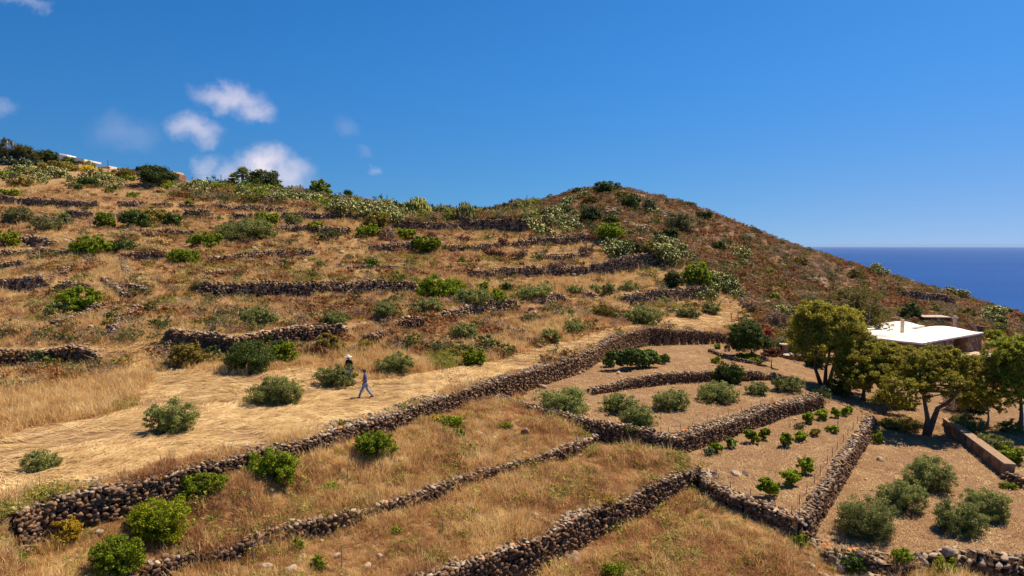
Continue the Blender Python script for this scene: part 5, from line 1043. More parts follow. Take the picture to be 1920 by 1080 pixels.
# palms and spiky plants
def fan_palm(px, py, r_px, trunk_px, label, nf=34, droop=.5, kind='palm', name='palm_tree'):
    r0 = np.random.default_rng(px); p, t = place(px, py); k = t / FPX; root = empty(name, p); tag(root, label, 'palm'); Rm, Hm = r_px * k, trunk_px * k
    mb = MB(); mb.tube([(0, 0, -.3), (.05, 0, Hm * .5), (0, 0, Hm)], [Rm * .2, Rm * .17, Rm * .15], 8); mb.build('trunk', M['bark'], root)
    Vs = []
    for f in range(nf):
        a = r0.uniform(0, 6.28); el = r0.uniform(-.5, 1.35); d = np.array([math.cos(a) * math.cos(el), math.sin(a) * math.cos(el), math.sin(el)]); sd = np.cross(d, [0, 0, 1]); sd /= np.linalg.norm(sd); upv = np.cross(sd, d)
        for q in range(11):
            b = (q - 5) / 5 * 1.0; s0 = np.array([0, 0, Hm]) + d * Rm * .25; e = np.array([0, 0, Hm]) + d * Rm * (.35 + .6 * math.cos(b)) + sd * Rm * .5 * math.sin(b) - np.array([0, 0, 1]) * Rm * droop * .25 * abs(b); w2 = (upv * .3 + sd * .7) * Rm * .035
            Vs.append([s0 - w2, (s0 + e) / 2 - w2 * 1.3, e, (s0 + e) / 2 + w2 * 1.3])
    V = np.array(Vs).reshape(-1, 3); link('crown', npmesh('crown', V, np.arange(len(V)).reshape(-1, 4), M[kind]), root); return root
fan_palm(455, 346, 17, 27, 'taller fan palm of the pair on the ridge before the cloud', 60)
fan_palm(439, 347, 13, 18, 'shorter fan palm of the pair on the ridge', 44)
fan_palm(652, 377, 15, 14, 'dark spiky date palm on the ridge among prickly pears', 30, .3, 'dark')
fan_palm(905, 408, 12, 13, 'small spiky palm on the skyline of the saddle', 26, .3)
fan_palm(701, 386, 7, 10, 'withered palm-like plant left of the two thin poles', 16, .8, 'agave')
def candelabra(px, py, w, h, label, kind='euph'):
    r0 = np.random.default_rng(px); t0 = float(G(px, py) @ CAMF); p, t = place(px, py, w * t0 / FPX * .3); k = t / FPX; Wm, Hm = w * k / 2, h * k; V, F = [], []
    for q in range(int(w * h / 5) + 30):
        u = np.array([r0.normal(), r0.normal(), abs(r0.normal())]); u /= np.linalg.norm(u); rr_ = r0.uniform(.72, 1.0); e = u * (Wm, Wm * .8, Hm) * rr_ + np.array([0, 0, .1]); l = Hm * r0.uniform(.14, .28); s = Wm * .035
        b = len(V)
        for z_, f in ((-l, .8), (0, 1), (.0, 1)):
            pass
        V += [e + (s, 0, -l), e + (0, s, -l), e + (-s, 0, -l), e + (0, -s, -l), e + (s, 0, 0), e + (0, s, 0), e + (-s, 0, 0), e + (0, -s, 0)]
        F += [(b, b + 1, b + 5, b + 4), (b + 1, b + 2, b + 6, b + 5), (b + 2, b + 3, b + 7, b + 6), (b + 3, b, b + 4, b + 7), (b + 4, b + 5, b + 6, b + 7)]
    o = link('candelabra_spurge', npmesh('candelabra_spurge', np.array(V), np.array(F), M[kind]), None, p); tag(o, label, 'succulent tree')
    mb = MB()
    for q in range(9): a = r0.uniform(0, 6.28); mb.tube([(0, 0, -.2), (math.cos(a) * Wm * .3, math.sin(a) * Wm * .3, Hm * .3), (math.cos(a) * Wm * .6, math.sin(a) * Wm * .5, Hm * .65)], [Wm * .06, Wm * .05, Wm * .04], 5)
    mb.build('stem', M[kind], o); return o
candelabra(783, 410, 60, 42, 'largest yellowish candelabra spurge on the saddle'); candelabra(828, 412, 34, 32, 'dark upright candelabra spurge right of the largest one', 'palm'); candelabra(870, 410, 48, 34, 'green candelabra spurge with a thin pole behind', 'palm'); candelabra(800, 414, 20, 14, 'small candelabra spurge tucked under the largest one')
def spiky(px, py, w, h, label):
    r0 = np.random.default_rng(px + 5); p, t = place(px, py); k = t / FPX; root = empty('giant_succulent', p); tag(root, label, 'succulent tree'); Vs = []
    mb = MB()
    for q in range(11):
        x0 = r0.uniform(-w / 2, w / 2) * k; x1 = x0 + r0.uniform(-14, 14) * k; y1 = r0.uniform(-1.5, 1.5); hh = h * k * r0.uniform(.4, .95)
        mb.tube([(x0, 0, -.3), (x0 * .9 + x1 * .1, y1 * .5, hh * .35), (x1, y1, hh * .55), (x1 + r0.normal(0, .3), y1, hh * .8)], [.3, .24, .17, .12], 7)
        for c in range(4):
            o_ = np.array([x1 + r0.normal(0, 1.3), y1 + r0.normal(0, .8), hh * r0.uniform(.25, .85)]); Lb = r0.uniform(.9, 1.9)
            for m in range(60):
                a = r0.uniform(0, 6.28); el = abs(r0.normal(.75, .5)); d = np.array([math.cos(a) * math.cos(el), math.sin(a) * math.cos(el), math.sin(el)]); b = o_ + d * .1; e = o_ + d * Lb * r0.uniform(.6, 1.1); sd = np.cross(d, [0.1, .2, 1]); sd = sd / np.linalg.norm(sd) * .085
                Vs.append([b - sd, (b + e) / 2 - sd, e, (b + e) / 2 + sd])
    mb.build('trunk', M['palebark'], root, True); V = np.array(Vs).reshape(-1, 3); link('foliage', npmesh('foliage', V, np.arange(len(V)).reshape(-1, 4), M['agave']), root)
spiky(12, 297, 30, 52, 'tall spiky plant with bent grey trunks at the left edge of the skyline'); spiky(42, 298, 26, 38, 'shorter spiky plant with arching trunks, second from the left edge')

# ------------------------------------------------------------------ rocks
def rockpile(px, py, w, h, n, label, mat='rock', q=2, name='rock_outcrop', cat='rock'):
    r0 = np.random.default_rng(int(px + py)); p, t = place(px, py); k = t / FPX; W_, H_ = w * k, h * k
    P = np.stack([r0.normal(0, W_ * .22, n), r0.normal(0, W_ * .18, n), np.zeros(n)], -1) if n > 1 else np.zeros((1, 3)); P[:, 2] = gz(P[:, 0] + p[0], P[:, 1] + p[1]) - p[2] + H_ * .12
    D = np.stack([W_ * r0.uniform(.5, .9, n) / (n ** .4), W_ * r0.uniform(.4, .7, n) / (n ** .4), H_ * r0.uniform(.9, 1.4, n) / (n ** .3)], -1) * (1.5 if n == 1 else 1.2)
    o = link(name, stones_mesh(name, P, D, r0.uniform(0, 6.28, n), M[mat], None, q, .35), None, p); return tag(o, label, cat)
for a in [(1150, 400, 38, 20, 26, 'pale pinkish rock outcrop high on the hill below the dark bush'), (1208, 455, 36, 22, 24, 'pale rock outcrop in the centre of the rocky hill'), (1305, 436, 30, 12, 7, 'pale flat rocks right of the large grey-green bush'), (1200, 428, 56, 18, 44, 'dark broken boulders across the middle of the hill'), (1250, 405, 60, 13, 34, 'row of brown boulders near the top right of the hill'), (1060, 430, 30, 14, 7, 'grey boulders in the big prickly pear patch'),
          (1530, 530, 44, 12, 18, 'dark boulders on the right slope'), (1640, 540, 24, 6, 7, 'flat pale rocks below the right skyline'), (1450, 590, 40, 16, 8, 'boulders on the bank above the coral-red shrub'), (1680, 600, 50, 12, 22, 'brown crags left of the hut'), (1400, 600, 26, 9, 16, 'stony heap at the right end of the mown terrace')]:
    rockpile(*a)
for a in [(897, 818, 20, 6, 1, 'left upper one of three pale boulders in the grass'), (925, 824, 16, 9, 1, 'right one of three pale boulders in the grass'), (886, 832, 22, 5, 1, 'front one of three pale boulders in the grass'), (490, 1012, 24, 13, 1, 'big pale boulder sitting on the low field wall'), (545, 1072, 24, 12, 1, 'pale boulder low in the grass at bottom left'), (1377, 888, 44, 7, 3, 'flat pale rock outcrop in the vineyard'), (318, 605, 14, 13, 1, 'upright pale boulder at the end of the short stepped wall'),
          (1066, 1050, 50, 18, 3, 'half-buried slabs below the high bottom wall'), (1045, 808, 12, 10, 1, 'dark stone lying by the slanting wall'), (1570, 1060, 34, 22, 2, 'slanting slab in the rubble at the bottom right'), (1777, 1038, 22, 12, 1, 'white-topped boulder on the edge of the lowest field'), (985, 812, 14, 10, 1, 'lone dark stone in the grass left of the slanting wall'), (1005, 706, 40, 10, 5, 'stones fallen from the wall at the left corner of the fig field')]:
    rockpile(*a, name='boulder', cat='boulder', mat='stone' if 'dark' in a[5] else 'rock')

# ------------------------------------------------------------------ posts, stakes, signs
def post(px, py, h_px, label, mat='palebark', r=.03, name='stake', sign=False, lean=0, group=None):
    p, t = place(px, py); H = h_px * t / FPX; mb = MB(); mb.tube([(0, 0, -.15), (lean * H, 0, H)], [r, r * .85], 7); o = mb.build(name, M[mat], None, loc=p); tag(o, label, 'stake', group)
    if sign: s = MB(); s.box((0, -.03, H - .06), (H * .34, .03, H * .13)); s.build('sign_board', M['paint'], o)
    return o
for a in [(127, 426, 18, 'wooden stake with a small white board beside the grey bush'), (169, 426, 16, 'second stake with a low white board, right of the first'), (378, 468, 17, 'thin yellow stake before the dark dome bush'), (1371, 603, 16, 'wooden stake with a cross board at the end of the olive row')]:
    post(*a, r=.06, mat='wood', sign='board' in a[3], name='sign_stake')
for a in [(652, 915, 40, 'pale stake in the field under the collapsed gap'), (808, 835, 18, 'short stake left of the pale boulders'), (845, 938, 34, 'stake standing at the low field wall, centre'), (830, 1000, 28, 'thin stake in the lower field, centre'), (641, 1066, 46, 'tall thin stake near the bottom edge left of centre'), (887, 914, 20, 'stub of a stake right of the low wall centre'), (472, 972, 40, 'stake in the grass left of the round boulder'), (476, 1060, 46, 'tall grey stake below the round boulder'), (410, 1060, 34, 'thin stake left of the tall grey one'),
          (829, 700, 26, 'thin stake in the straw left of the isolated round bush'), (1081, 860, 44, 'tall post at the end of the low field wall'), (1317, 892, 22, 'iron post at the meeting of the vineyard walls'), (1026, 706, 0, '')]:
    if a[2]: post(*a, r=.025)
IS = 'iron stakes along the vineyard walls'
def stakes(pl, n, h, label, off=.35):
    pts, Lt = resample(pl, .3); tg = np.gradient(pts, axis=0); tg /= np.hypot(*tg.T)[:, None]; nl = np.stack([-tg[:, 1], tg[:, 0]], -1); idx = np.linspace(2, len(pts) - 3, n).astype(int)
    src = None; mk = []
    for i in idx:
        q = pts[i] + nl[i] * off; z_ = float(gz(*q))
        if src is None: mb = MB(); mb.tube([(0, 0, -.2), (.01, 0, h)], [.016, .014], 6); o = mb.build('iron_stake', M['rust_iron']); src = o
        else: o = src.copy(); col.objects.link(o)
        o.location = (q[0], q[1], z_); mk.append((float(to_pix(np.array([q[0], q[1], z_]))[0]), 0, o))
    for j, m_ in enumerate(sorted(mk, key=lambda v: v[0])): tag(m_[2], label + ', ' + ORD[j] + ' from left', 'stake', IS)
    mb = MB(); mb.tube([(pts[i][0] + nl[i][0] * off, pts[i][1] + nl[i][1] * off, float(gz(*(pts[i] + nl[i] * off))) + h * .8) for i in idx], .006, 4); tag(mb.build('wire', M['rust_iron']), 'thin wire strung on the ' + label.split('iron stake ')[1], 'wire')
stakes(edge('O', 5, 9), 14, .4, 'thin rusty iron stake on the long wall above the vine rows', .9); stakes(edge('V', 4, 7), 13, .5, 'thin rusty iron stake on the reddish wall between vineyard and olive field', .6); stakes(edge('V', 0, 4), 6, .42, 'thin rusty iron stake on the front wall of the vineyard', .6)
for x_, y_, h_, lb in [(1373, 842, 16, 'white stake of the second vine'), (1475, 840, 18, 'white post in the middle of the vineyard'), (1481, 801, 10, 'small stake by itself in the vineyard'), (1571, 800, 12, 'thin stake near the low lone vine'), (1283, 858, 14, 'grey post at the left corner of the vineyard')]: post(x_, y_, h_, lb, 'paint' if 'white' in lb else 'wood', .03)
def pole(px, py0, ytop, label, r=.09, mat='wood', cross=False):
    p, t = place(px, py0); H = (py0 - ytop) * t / FPX; mb = MB(); mb.tube([(0, 0, -.5), (0, 0, H)], [r, r * .75], 8); o = mb.build('utility_pole', M[mat], None, loc=p); tag(o, label, 'pole')
    if cross: s = MB(); s.box((0, 0, H * .9), (1.0, .08, .08)); s.build('crossarm', M[mat], o)
    return p + np.array([0, 0, H])
w0_ = pole(203, 323, 300, 'thin reddish pole right of the white-roofed house', .09, 'rust_iron'); w1_ = pole(277, 330, 305, 'pole with a crossarm behind the flat-topped pine', .12, 'wood', True); pole(361, 346, 332, 'short thick post on the ridge left of the palms', .2); w2_ = pole(415 + 0, 352, 328, 'pale pole left of the fan palms', .16, 'cream'); pole(563, 366, 344, 'wooden post on the ridge left of the bushy tree', .14)
pole(716, 390, 362, 'left one of two thin poles on the ridge', .1, 'mauve' if False else 'rust_iron'); pole(726, 391, 364, 'right one of two thin poles on the ridge', .1, 'rust_iron'); pole(879, 410, 381, 'thin pole behind the green candelabra spurge', .07, 'rust_iron'); pole(988, 398, 366, 'thin pole on the skyline left of the rocky hill', .07, 'rust_iron')
mb = MB()
for a, b in ((w0_, w1_), (w1_, w2_)):
    pts = [tuple(a + (b - a) * q - np.array([0, 0, 1.2 * 4 * q * (1 - q)])) for q in np.linspace(0, 1, 14)]; mb.tube(pts, .018, 4)
tag(mb.build('power_line', M['rust_iron']), 'sagging power line between the ridge poles', 'power line')
# ------------------------------------------------------------------ houses
def boxat(mb, A, ux, uy, l, w, z0, z1, mi=0):
    """box from corner A along unit ux (length l) and uy (width w)"""
    A = np.array(A[:2], float); q = [A, A + ux * l, A + ux * l + uy * w, A + uy * w]; mb.prism([(p[0], p[1]) for p in q], z0, z1, mi)
A = np.array([42.0, 67.9]); B = np.array([51.9, 74.9]); ux = (B - A) / np.linalg.norm(B - A); uy = np.array([-ux[1], ux[0]]); Lh = float(np.linalg.norm(B - A)); Dh = 9.2; zr = -9.75; zb = -13.4
house = empty('stone_house', (A[0], A[1], zb)); tag(house, 'low stone house with white vaulted roofs behind the garden trees', 'house')
def local(o): o.parent = house; o.matrix_parent_inverse.identity(); o.location = (-A[0], -A[1], -zb); return o
mb = MB(); s1, s2 = Lh * .42, Lh * .70
boxat(mb, A - ux * 2.2, ux, uy, s1 + 2.2, Dh, zb, zr); boxat(mb, A + ux * s2, ux, uy, Lh - s2, Dh, zb, zr); boxat(mb, A + ux * (s1 + .003) + uy * 2.2, ux, uy, s2 - s1 - .006, Dh - 2.2, zb, zr - .003)
local(mb.build('wall', M['masonry']))
def vault(A0, l, w, rise, z0, nx=22, ny=22, two=1):
    V, F = [], []
    for j in range(ny + 1):
        for i in range(nx + 1):
            u, v = i / nx, j / ny; uu = (u * two) % 1 if u < 1 else 1; d = (max(0, math.sin(math.pi * min(max((uu - .06) / .88, 0), 1))) ** .7) * (max(0, math.sin(math.pi * min(max((v - .06) / .88, 0), 1))) ** .7)
            q = A0 + ux * l * u + uy * w * v; V.append((q[0], q[1], z0 + rise * d + .02 * math.sin(i * 2.1 + j)))
    n = len(V)
    for j in range(ny):
        for i in range(nx): a = j * (nx + 1) + i; F.append((a, a + 1, a + nx + 2, a + nx + 1))
    rim = [i for i in range(nx + 1)] + [j * (nx + 1) + nx for j in range(1, ny + 1)] + [ny * (nx + 1) + i for i in range(nx - 1, -1, -1)] + [j * (nx + 1) for j in range(ny - 1, 0, -1)]
    for i in rim: V.append((V[i][0], V[i][1], z0 - .16))
    for k in range(len(rim)): k2 = (k + 1) % len(rim); F.append((rim[k2], rim[k], n + k, n + k2))
    F.append(tuple(n + k for k in range(len(rim) - 1, -1, -1))); return V, F
for (A0, l, w, rs, z0, two) in [(A - ux * 2.3 - uy * .12, s1 + 3.1, Dh + .24, .6, zr + .17, 2), (A + ux * (s1 + .82) - uy * .12, Lh - s1 - .7, Dh * .62, .6, zr + .165, 1), (A + ux * (s1 + .82) + uy * (Dh * .62 - .1), Lh - s1 - 1.6, Dh * .38 + .2, .42, zr + .42, 2)]:
    mb = MB(); mb.add(*vault(A0, l, w, rs, z0, two=two)); local(mb.build('roof', M['plaster'], smooth=False))
for px_, t_, z0, z1, cap in ((1692, 73.0, zr, -7.9, 0), (1790, 80.5, zr - .3, -8.65, 1)):
    d = pix_dir(px_, 610) * t_; mb = MB(); mb.box((d[0], d[1], (z0 + z1) / 2), (.27, .27, z1 - z0), 0, .5)
    if cap: mb.box((d[0], d[1], z1 + .10), (.5, .5, .1), 0, .5); mb.box((d[0], d[1], z1 + .26), (.3, .3, .2), 0, .5)
    local(mb.build('chimney', M['cream']))
mb = MB(); C0 = A + ux * (s1 - .3) - uy * 3.0; boxat(mb, C0, ux, uy, 5.2, 2.9, zr - 1.95, zr - 1.75); local(mb.build('porch_roof', M['pave']))
mb = MB(); boxat(mb, C0 + ux * 4.7 + uy * .1, ux, uy, .35, .35, zb, zr - 1.955); boxat(mb, C0 + ux * .1 + uy * .1, ux, uy, .35, .35, zb, zr - 1.955); local(mb.build('pillar', M['masonry']))
mb = MB(); boxat(mb, A + ux * (s1 + 1.1) + uy * 2.17, ux, uy, 1.0, .02, zb, zr - .9); local(mb.build('door', M['wood']))
# hut and its walls
p = G(1762, 608); hut = empty('stone_hut', p); tag(hut, 'small flat-roofed stone hut on the slope behind the house', 'hut')
mb = MB(); mb.box((0, 1.6, .15), (3.7, 3.0, 1.58), 0, -.12); mb.build('wall', M['masonry'], hut); mb = MB(); mb.box((-.1, 1.6, 1.0), (3.9, 3.2, .1), 0, -.12); mb.build('roof', M['pave'], hut)
p = G(1838, 630); st = empty('stone_steps', p); tag(st, 'narrow flight of stone steps with a side wall climbing behind the house', 'steps')
mb = MB()
for k in range(11): mb.box((0, .2 * k, .15 * k - .1), (.75, .22, .4), 0)
mb.build('tread', M['mortar'], st); mb = MB(); mb.box((.55, 1.0, .45), (.25, 2.2, 1.7), 0); mb.build('side_wall', M['masonry'], st)
# patio
p = P0(1476, 675, -11.35); p[2] = max(p[2], float(gz(p[0], p[1])) + .02); pt = empty('round_patio', p); tag(pt, 'round pale-paved threshing floor with a low stone rim', 'patio')
ring = lambda r, n=40: [(r * math.cos(6.2832 * i / n), r * math.sin(6.2832 * i / n)) for i in range(n)]
mb = MB(); mb.prism(ring(2.5), -.6, .06); mb.build('paving', M['pave'], pt)
V, F = [], []; n = 48
for i in range(n):
    a = 6.2832 * i / n
    for r_, z_ in ((2.5, -.6), (2.5, .22), (2.82, .22), (2.82, -.9)): V.append((r_ * math.cos(a), r_ * math.sin(a), z_))
for i in range(n):
    for j in range(3): a0 = i * 4 + j; b0_ = ((i + 1) % n) * 4 + j; F.append((a0, a0 + 1, b0_ + 1, b0_))
mb = MB(); mb.add(V, F); mb.build('rim', M['masonry'], pt)
tb = empty('stone_table', p + np.array([.1, .7, .06])); tag(tb, 'stone pedestal table on the round patio', 'table'); mb = MB(); mb.prism(ring(.32, 14), 0, .72); mb.build('pedestal', M['masonry'], tb); mb = MB(); mb.prism(ring(.62, 20), .72, .84); mb.build('table_top', M['pave'], tb)
# smooth-topped wall at the right
q0 = P0(1768, 785, -12.25); q1 = P0(1884, 868, -12.15); d = (q1 - q0)[:2]; d /= np.linalg.norm(d); nn = np.array([-d[1], d[0]]); L1 = float(np.linalg.norm((q1 - q0)[:2]))
mb = MB(); boxat(mb, q0[:2], d, nn, L1, .5, -13.4, -12.27); rw = mb.build('garden_wall', M['masonry']); tag(rw, 'straight mortared garden wall with a smooth flat top beside the hedge', 'stone wall', kind='thing')
mb = MB(); boxat(mb, q0[:2] - nn * .04 - d * .02, d, nn, L1 + .05, .58, -12.267, -12.17); mb.build('coping', M['mortar'], rw)
# ridge houses
def ridge_house(px0, px1, ybase, t, label, parts):
    x0 = (px0 - 960) / FPX * t; x1 = (px1 - 960) / FPX * t; zz = lambda y_: (460 - y_) / FPX * t
    root = empty('ridge_house', ((x0 + x1) / 2, t, zz(ybase))); tag(root, label, 'house')
    for (nm, a, b, yt, yb, dep, mt, *rest) in parts:
        xa = (a - 960) / FPX * t - (x0 + x1) / 2; xb = (b - 960) / FPX * t - (x0 + x1) / 2; mb = MB(); za, zb_ = zz(yb) - zz(ybase), zz(yt) - zz(ybase); off = rest[0] if rest else 0; sl = rest[1] if len(rest) > 1 else 0
        y0_, y1_ = off, off + dep
        mb.add([(xa, y0_, za), (xb, y0_, za), (xb, y1_, za), (xa, y1_, za), (xa, y0_, zb_ + sl), (xb, y0_, zb_), (xb, y1_, zb_), (xa, y1_, zb_ + sl)], [(0, 3, 2, 1), (4, 5, 6, 7), (0, 1, 5, 4), (1, 2, 6, 5), (2, 3, 7, 6), (3, 0, 4, 7)])
        mb.build(nm, M[mt], root)
    return root
ridge_house(107, 166, 312, 196, 'white-roofed modern house on the left skyline', [('wall', 108, 158, 300, 316, 6, 'cream', 1.5), ('window', 112, 146, 301.5, 309, .08, 'glass', 1.4), ('roof', 106, 166, 300.5, 303.5, 8, 'plaster', 0, 1.7), ('upper_roof', 107, 122, 290, 299, 4, 'plaster', 3, .5), ('pillar', 136.5, 138, 303.5, 310, .25, 'paint', .2), ('grey_wall', 147, 158.5, 303.4, 312, .3, 'pave', 1.15)])
ridge_house(190, 213, 322, 192, 'small cream building right of the white-roofed house', [('wall', 190, 213, 314, 326, 5, 'cream'), ('parapet', 192, 210, 312.6, 313.95, 4, 'plaster', .3)])
ridge_house(246, 268, 328, 188, 'pink flat roof left of the flat-topped pine', [('wall', 247, 268, 319.5, 334, 5, 'pinkwall'), ('roof', 246, 269, 318.4, 319.45, 6, 'cream', -.3)])
ridge_house(303, 343, 338, 181, 'pink house with a stone annex right of the broad tree', [('wall', 303, 330, 323, 342, 6, 'pinkwall'), ('annex', 330.2, 343, 328, 346, 4, 'masonry', -.5), ('parapet', 303.5, 329.5, 322, 322.95, 5.5, 'cream', .2)])
ridge_house(362, 392, 346, 178, 'low grey roof on the ridge left of the palms', [('wall', 362, 392, 342, 352, 5, 'masonry'), ('roof', 361, 393, 341, 341.95, 6, 'cream', -.2), ('dish', 372.5, 375, 338.6, 340.9, .2, 'paint', 1)])
ridge_house(418, 432, 350, 176, 'tiny white building beside the fan palms', [('wall', 418, 432, 345, 354, 4, 'cream'), ('roof', 417.5, 432.5, 343.6, 344.95, 4.4, 'plaster', -.2)])
ridge_house(705, 735, 388, 154, 'dark stone cistern with a flat slab below the two thin poles', [('wall', 708, 733, 379, 394, 3, 'masonry'), ('roof', 705, 735, 377.4, 378.9, 3.6, 'pave', -.2)])
ridge_house(757, 765, 402, 150, 'small white gable beside the largest candelabra spurge', [('wall', 758, 764.5, 396, 408, 2, 'paint'), ('roof', 757.5, 765, 394.5, 395.9, 2.2, 'plaster', -.1)])

# ------------------------------------------------------------------ people
M['skin'] = mat_simple('tanned_skin', (.36, .19, .12), .6, .3, .08, 20); M['hair'] = mat_simple('dark_hair', (.05, .035, .03), .7, .3, .2, 40)
M['jeans'] = mat_simple('faded_jeans', (.22, .31, .42), .85, .15, .35, 9); M['blueshirt'] = mat_simple('blue_shirt', (.07, .085, .20), .85, .15, .2, 12); M['black'] = mat_simple('black_shirt', (.022, .022, .028), .85, .15, .2, 12)
M['shoe'] = mat_simple('dark_shoe', (.09, .065, .05), .7, .3, .2, 10); M['cap'+'cloth'] = mat_simple('brown_cap', (.16, .11, .08), .85, .1, .2, 15); M['whitehat'] = mat_simple('white_hat', (.78, .74, .68), .8, .1, .05, 10); M['grey'] = mat_simple('grey_trousers', (.30, .31, .33), .85, .1, .25, 9)
def skin_mesh(name, verts, edges, rad, mat, parent, root=0, sub=2):
    me = bpy.data.meshes.new(name); me.from_pydata(verts, edges, []); me.materials.append(mat); o = link(name, me, parent)
    s = o.modifiers.new('Skin', 'SKIN'); s.use_smooth_shade = True
    sv = me.skin_vertices[0].data if len(me.skin_vertices) else None
    for i, r_ in enumerate(rad):
        r_ = (r_, r_) if isinstance(r_, (int, float)) else r_; sv[i].radius = r_; sv[i].use_root = (i == root)
    ss = o.modifiers.new('sub', 'SUBSURF'); ss.levels = sub; ss.render_levels = sub; return o
def person(px, py, rz, J, label, shirt, trousers, hat, scale=1.0):
    """J: joints of the pose in metres, facing -Y"""
    p, t = place(px, py); root = empty('person', p); root.rotation_euler = (0, 0, rz); root.scale = (scale,) * 3; tag(root, label, 'person')
    V, E, Rr = [], [], []; ix = {}
    def add(k, co, r_, par=None):
        ix[k] = len(V); V.append(co); Rr.append(r_)
        if par: E.append((ix[par], ix[k]))
    add('pel', J['pel'], (.145, .11)); add('waist', J['waist'], (.125, .095), 'pel'); add('chest', J['chest'], (.16, .115), 'waist'); add('neckb', J['neckb'], (.085, .07), 'chest'); add('neck', J['neck'], .055, 'neckb'); add('head', J['head'], (.078, .095), 'neck'); add('crown', J['crown'], (.07, .085), 'head')
    h = Vector(J['head']); add('nose', tuple(h + Vector(J['face']) * .115 + Vector((0, 0, -.01))), .016, 'head')
    for s in 'LR':
        add('sh' + s, J['sh' + s], .062, 'chest'); add('el' + s, J['el' + s], .044, 'sh' + s); add('wr' + s, J['wr' + s], .029, 'el' + s)
        w = Vector(J['wr' + s]); d = (w - Vector(J['el' + s])).normalized(); sd = d.cross(Vector((0, 0, 1))).normalized(); up = sd.cross(d)
        pm = w + d * .06; add('pm' + s, tuple(pm), (.035, .018), 'wr' + s)
        for q, (o_, l_) in enumerate(((-.027, .065), (-.009, .078), (.009, .074), (.027, .056))):
            b_ = pm + d * .035 + sd * o_; add('f%d%s' % (q, s), tuple(b_), .0085, 'pm' + s); add('g%d%s' % (q, s), tuple(b_ + d * l_ * .6 - up * .012), .008, 'f%d%s' % (q, s)); add('h%d%s' % (q, s), tuple(b_ + d * l_ * .85 - up * .038), .007, 'g%d%s' % (q, s))
        th = w + d * .03 + sd * .03; add('t1' + s, tuple(th), .011, 'wr' + s); add('t2' + s, tuple(th + d * .035 + sd * .02), .009, 't1' + s)
        add('hip' + s, J['hip' + s], (.092, .095), 'pel'); add('kn' + s, J['kn' + s], .058, 'hip' + s); add('an' + s, J['an' + s], .038, 'kn' + s); f_ = Vector(J['an' + s]) + Vector(J['toe' + s]) * .15 + Vector((0, 0, -.045)); add('ft' + s, tuple(f_), (.038, .03), 'an' + s)
    skin_mesh('body', V, E, Rr, M['skin'], root)
    # clothing follows the joints
    def garment(name, keys, edges, rads, mat): return skin_mesh(name, [J[k] for k in keys], edges, rads, mat, root)
    mid = lambda a, b, f: tuple(Vector(J[a]).lerp(Vector(J[b]), f))
    J['slL'] = mid('shL', 'elL', .82); J['slR'] = mid('shR', 'elR', .82); J['hem'] = mid('pel', 'waist', -.25); J['cufL'] = mid('knL', 'anL', .96); J['cufR'] = mid('knR', 'anR', .96); J['col'] = mid('neckb', 'neck', .35)
    garment('shirt', ['hem', 'waist', 'chest', 'neckb', 'col', 'shL', 'slL', 'shR', 'slR'], [(0, 1), (1, 2), (2, 3), (3, 4), (2, 5), (5, 6), (2, 7), (7, 8)], [(.168, .132), (.155, .122), (.182, .14), (.10, .085), .068, .08, .064, .08, .064], M[shirt])
    garment('trousers', ['pel', 'hipL', 'knL', 'cufL', 'hipR', 'knR', 'cufR'], [(0, 1), (1, 2), (2, 3), (0, 4), (4, 5), (5, 6)], [(.16, .125), (.108, .11), .078, .066, (.108, .11), .078, .066], M[trousers])
    for s in 'LR':
        a_ = Vector(J['an' + s]); d = Vector(J['toe' + s]).normalized(); mb = MB(); mb.tube([a_ - d * .07 + Vector((0, 0, -.03)), a_ + d * .02 + Vector((0, 0, -.025)), a_ + d * .12 + Vector((0, 0, -.045)), a_ + d * .2 + Vector((0, 0, -.055))], [.044, .052, .045, .026], 10); mb.build('shoe', M['shoe'], root, True)
    hd = Vector(J['crown']); fc = Vector(J['face'])
    for e in (-1, 1):
        sd = fc.cross(Vector((0, 0, 1))).normalized(); mb = MB(); c = h + fc * .082 + sd * .032 * e + Vector((0, 0, .022)); mb.tube([c - sd * .012, c + sd * .012], [.009, .009], 6); mb.build('eye', M['hair'], root)
    mb = MB(); mb.tube([h - fc * .03 + Vector((0, 0, -.02)), h - fc * .03 + Vector((0, 0, .06)), hd - fc * .015 + Vector((0, 0, .03)), hd + Vector((0, 0, .065))], [.085, .1, .09, .03], 12); mb.build('hair', M['hair'], root, True)
    ht = MB(); b = hd + Vector((0, 0, -.005))
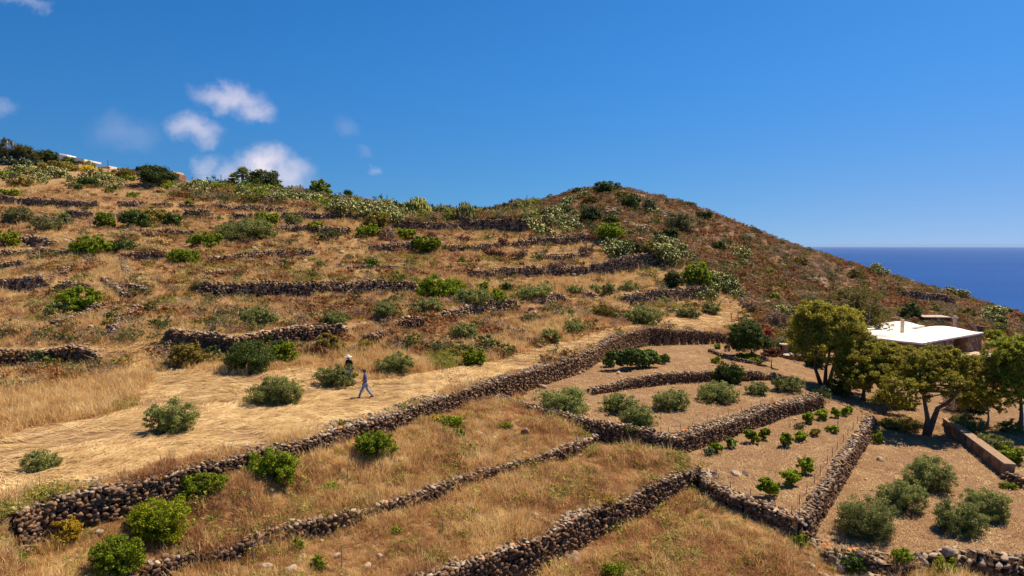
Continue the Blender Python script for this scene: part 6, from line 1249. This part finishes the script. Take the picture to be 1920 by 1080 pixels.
    if hat == 'cap':
        ht.tube([b, b + Vector((0, 0, .05)), b + Vector((0, 0, .09)), b + Vector((0, 0, .105))], [.107, .10, .07, .02], 14); c = b + fc * .14; sd = fc.cross(Vector((0, 0, 1))).normalized(); q = [b + fc * .07 + sd * .08, b + fc * .2 + sd * .055, b + fc * .2 - sd * .055, b + fc * .07 - sd * .08]
        ht.add([tuple(v_ + Vector((0, 0, .012))) for v_ in q] + [tuple(v_ + Vector((0, 0, -.004))) for v_ in q], [(0, 1, 2, 3), (7, 6, 5, 4), (0, 4, 5, 1), (1, 5, 6, 2), (2, 6, 7, 3), (3, 7, 4, 0)]); ht.build('cap', M['capcloth'], root, True)
    else:
        ht.tube([b + Vector((0, 0, -.004)), b + Vector((0, 0, .01))], [.225, .222], 24); ht.tube([b, b + Vector((0, 0, .07)), b + Vector((0, 0, .11)), b + Vector((0, 0, .12))], [.112, .105, .09, .04], 18); ht.build('hat', M['whitehat'], root, True)
    return root
# walking man: strides to the left (local -Y forward), front leg reaching, hands together at the waist
Jw = dict(pel=(0, 0, .90), waist=(0, .01, 1.06), chest=(0, .0, 1.30), neckb=(0, -.01, 1.45), neck=(0, -.03, 1.52), head=(0, -.05, 1.60), crown=(0, -.055, 1.67), face=(0.25, -.96, -.1),
          shL=(.185, .0, 1.40), elL=(.235, .08, 1.14), wrL=(.12, -.14, 1.03), shR=(-.185, .0, 1.40), elR=(-.235, .05, 1.13), wrR=(-.10, -.17, 1.05), hipL=(.09, 0, .85), knL=(.10, -.20, .50), anL=(.10, -.36, .10), toeL=(0, -1, 0.05), hipR=(-.09, 0, .85), knR=(-.10, .14, .47), anR=(-.10, .42, .13), toeR=(0, -1, -.25))
person(685, 747, R(-84), Jw, 'man in blue shirt, faded jeans and brown cap striding over the mown straw', 'blueshirt', 'jeans', 'cap', .97)
Js = dict(pel=(0, 0, .92), waist=(0, .0, 1.08), chest=(0, .01, 1.31), neckb=(0, -.01, 1.46), neck=(0, -.03, 1.53), head=(0, -.06, 1.61), crown=(0, -.07, 1.68), face=(-.2, -.95, -.25),
          shL=(.19, .0, 1.41), elL=(.25, .03, 1.14), wrL=(.20, -.16, .98), shR=(-.19, .0, 1.41), elR=(-.27, .0, 1.15), wrR=(-.22, -.2, 1.0), hipL=(.09, 0, .87), knL=(.11, -.04, .48), anL=(.12, .02, .08), toeL=(.1, -1, 0), hipR=(-.09, 0, .87), knR=(-.12, -.05, .48), anR=(-.14, .02, .08), toeR=(-.15, -1, 0))
person(655, 719, R(-30), Js, 'man in a black t-shirt and white brimmed hat standing behind an olive bush', 'black', 'grey', 'hat', 1.0)
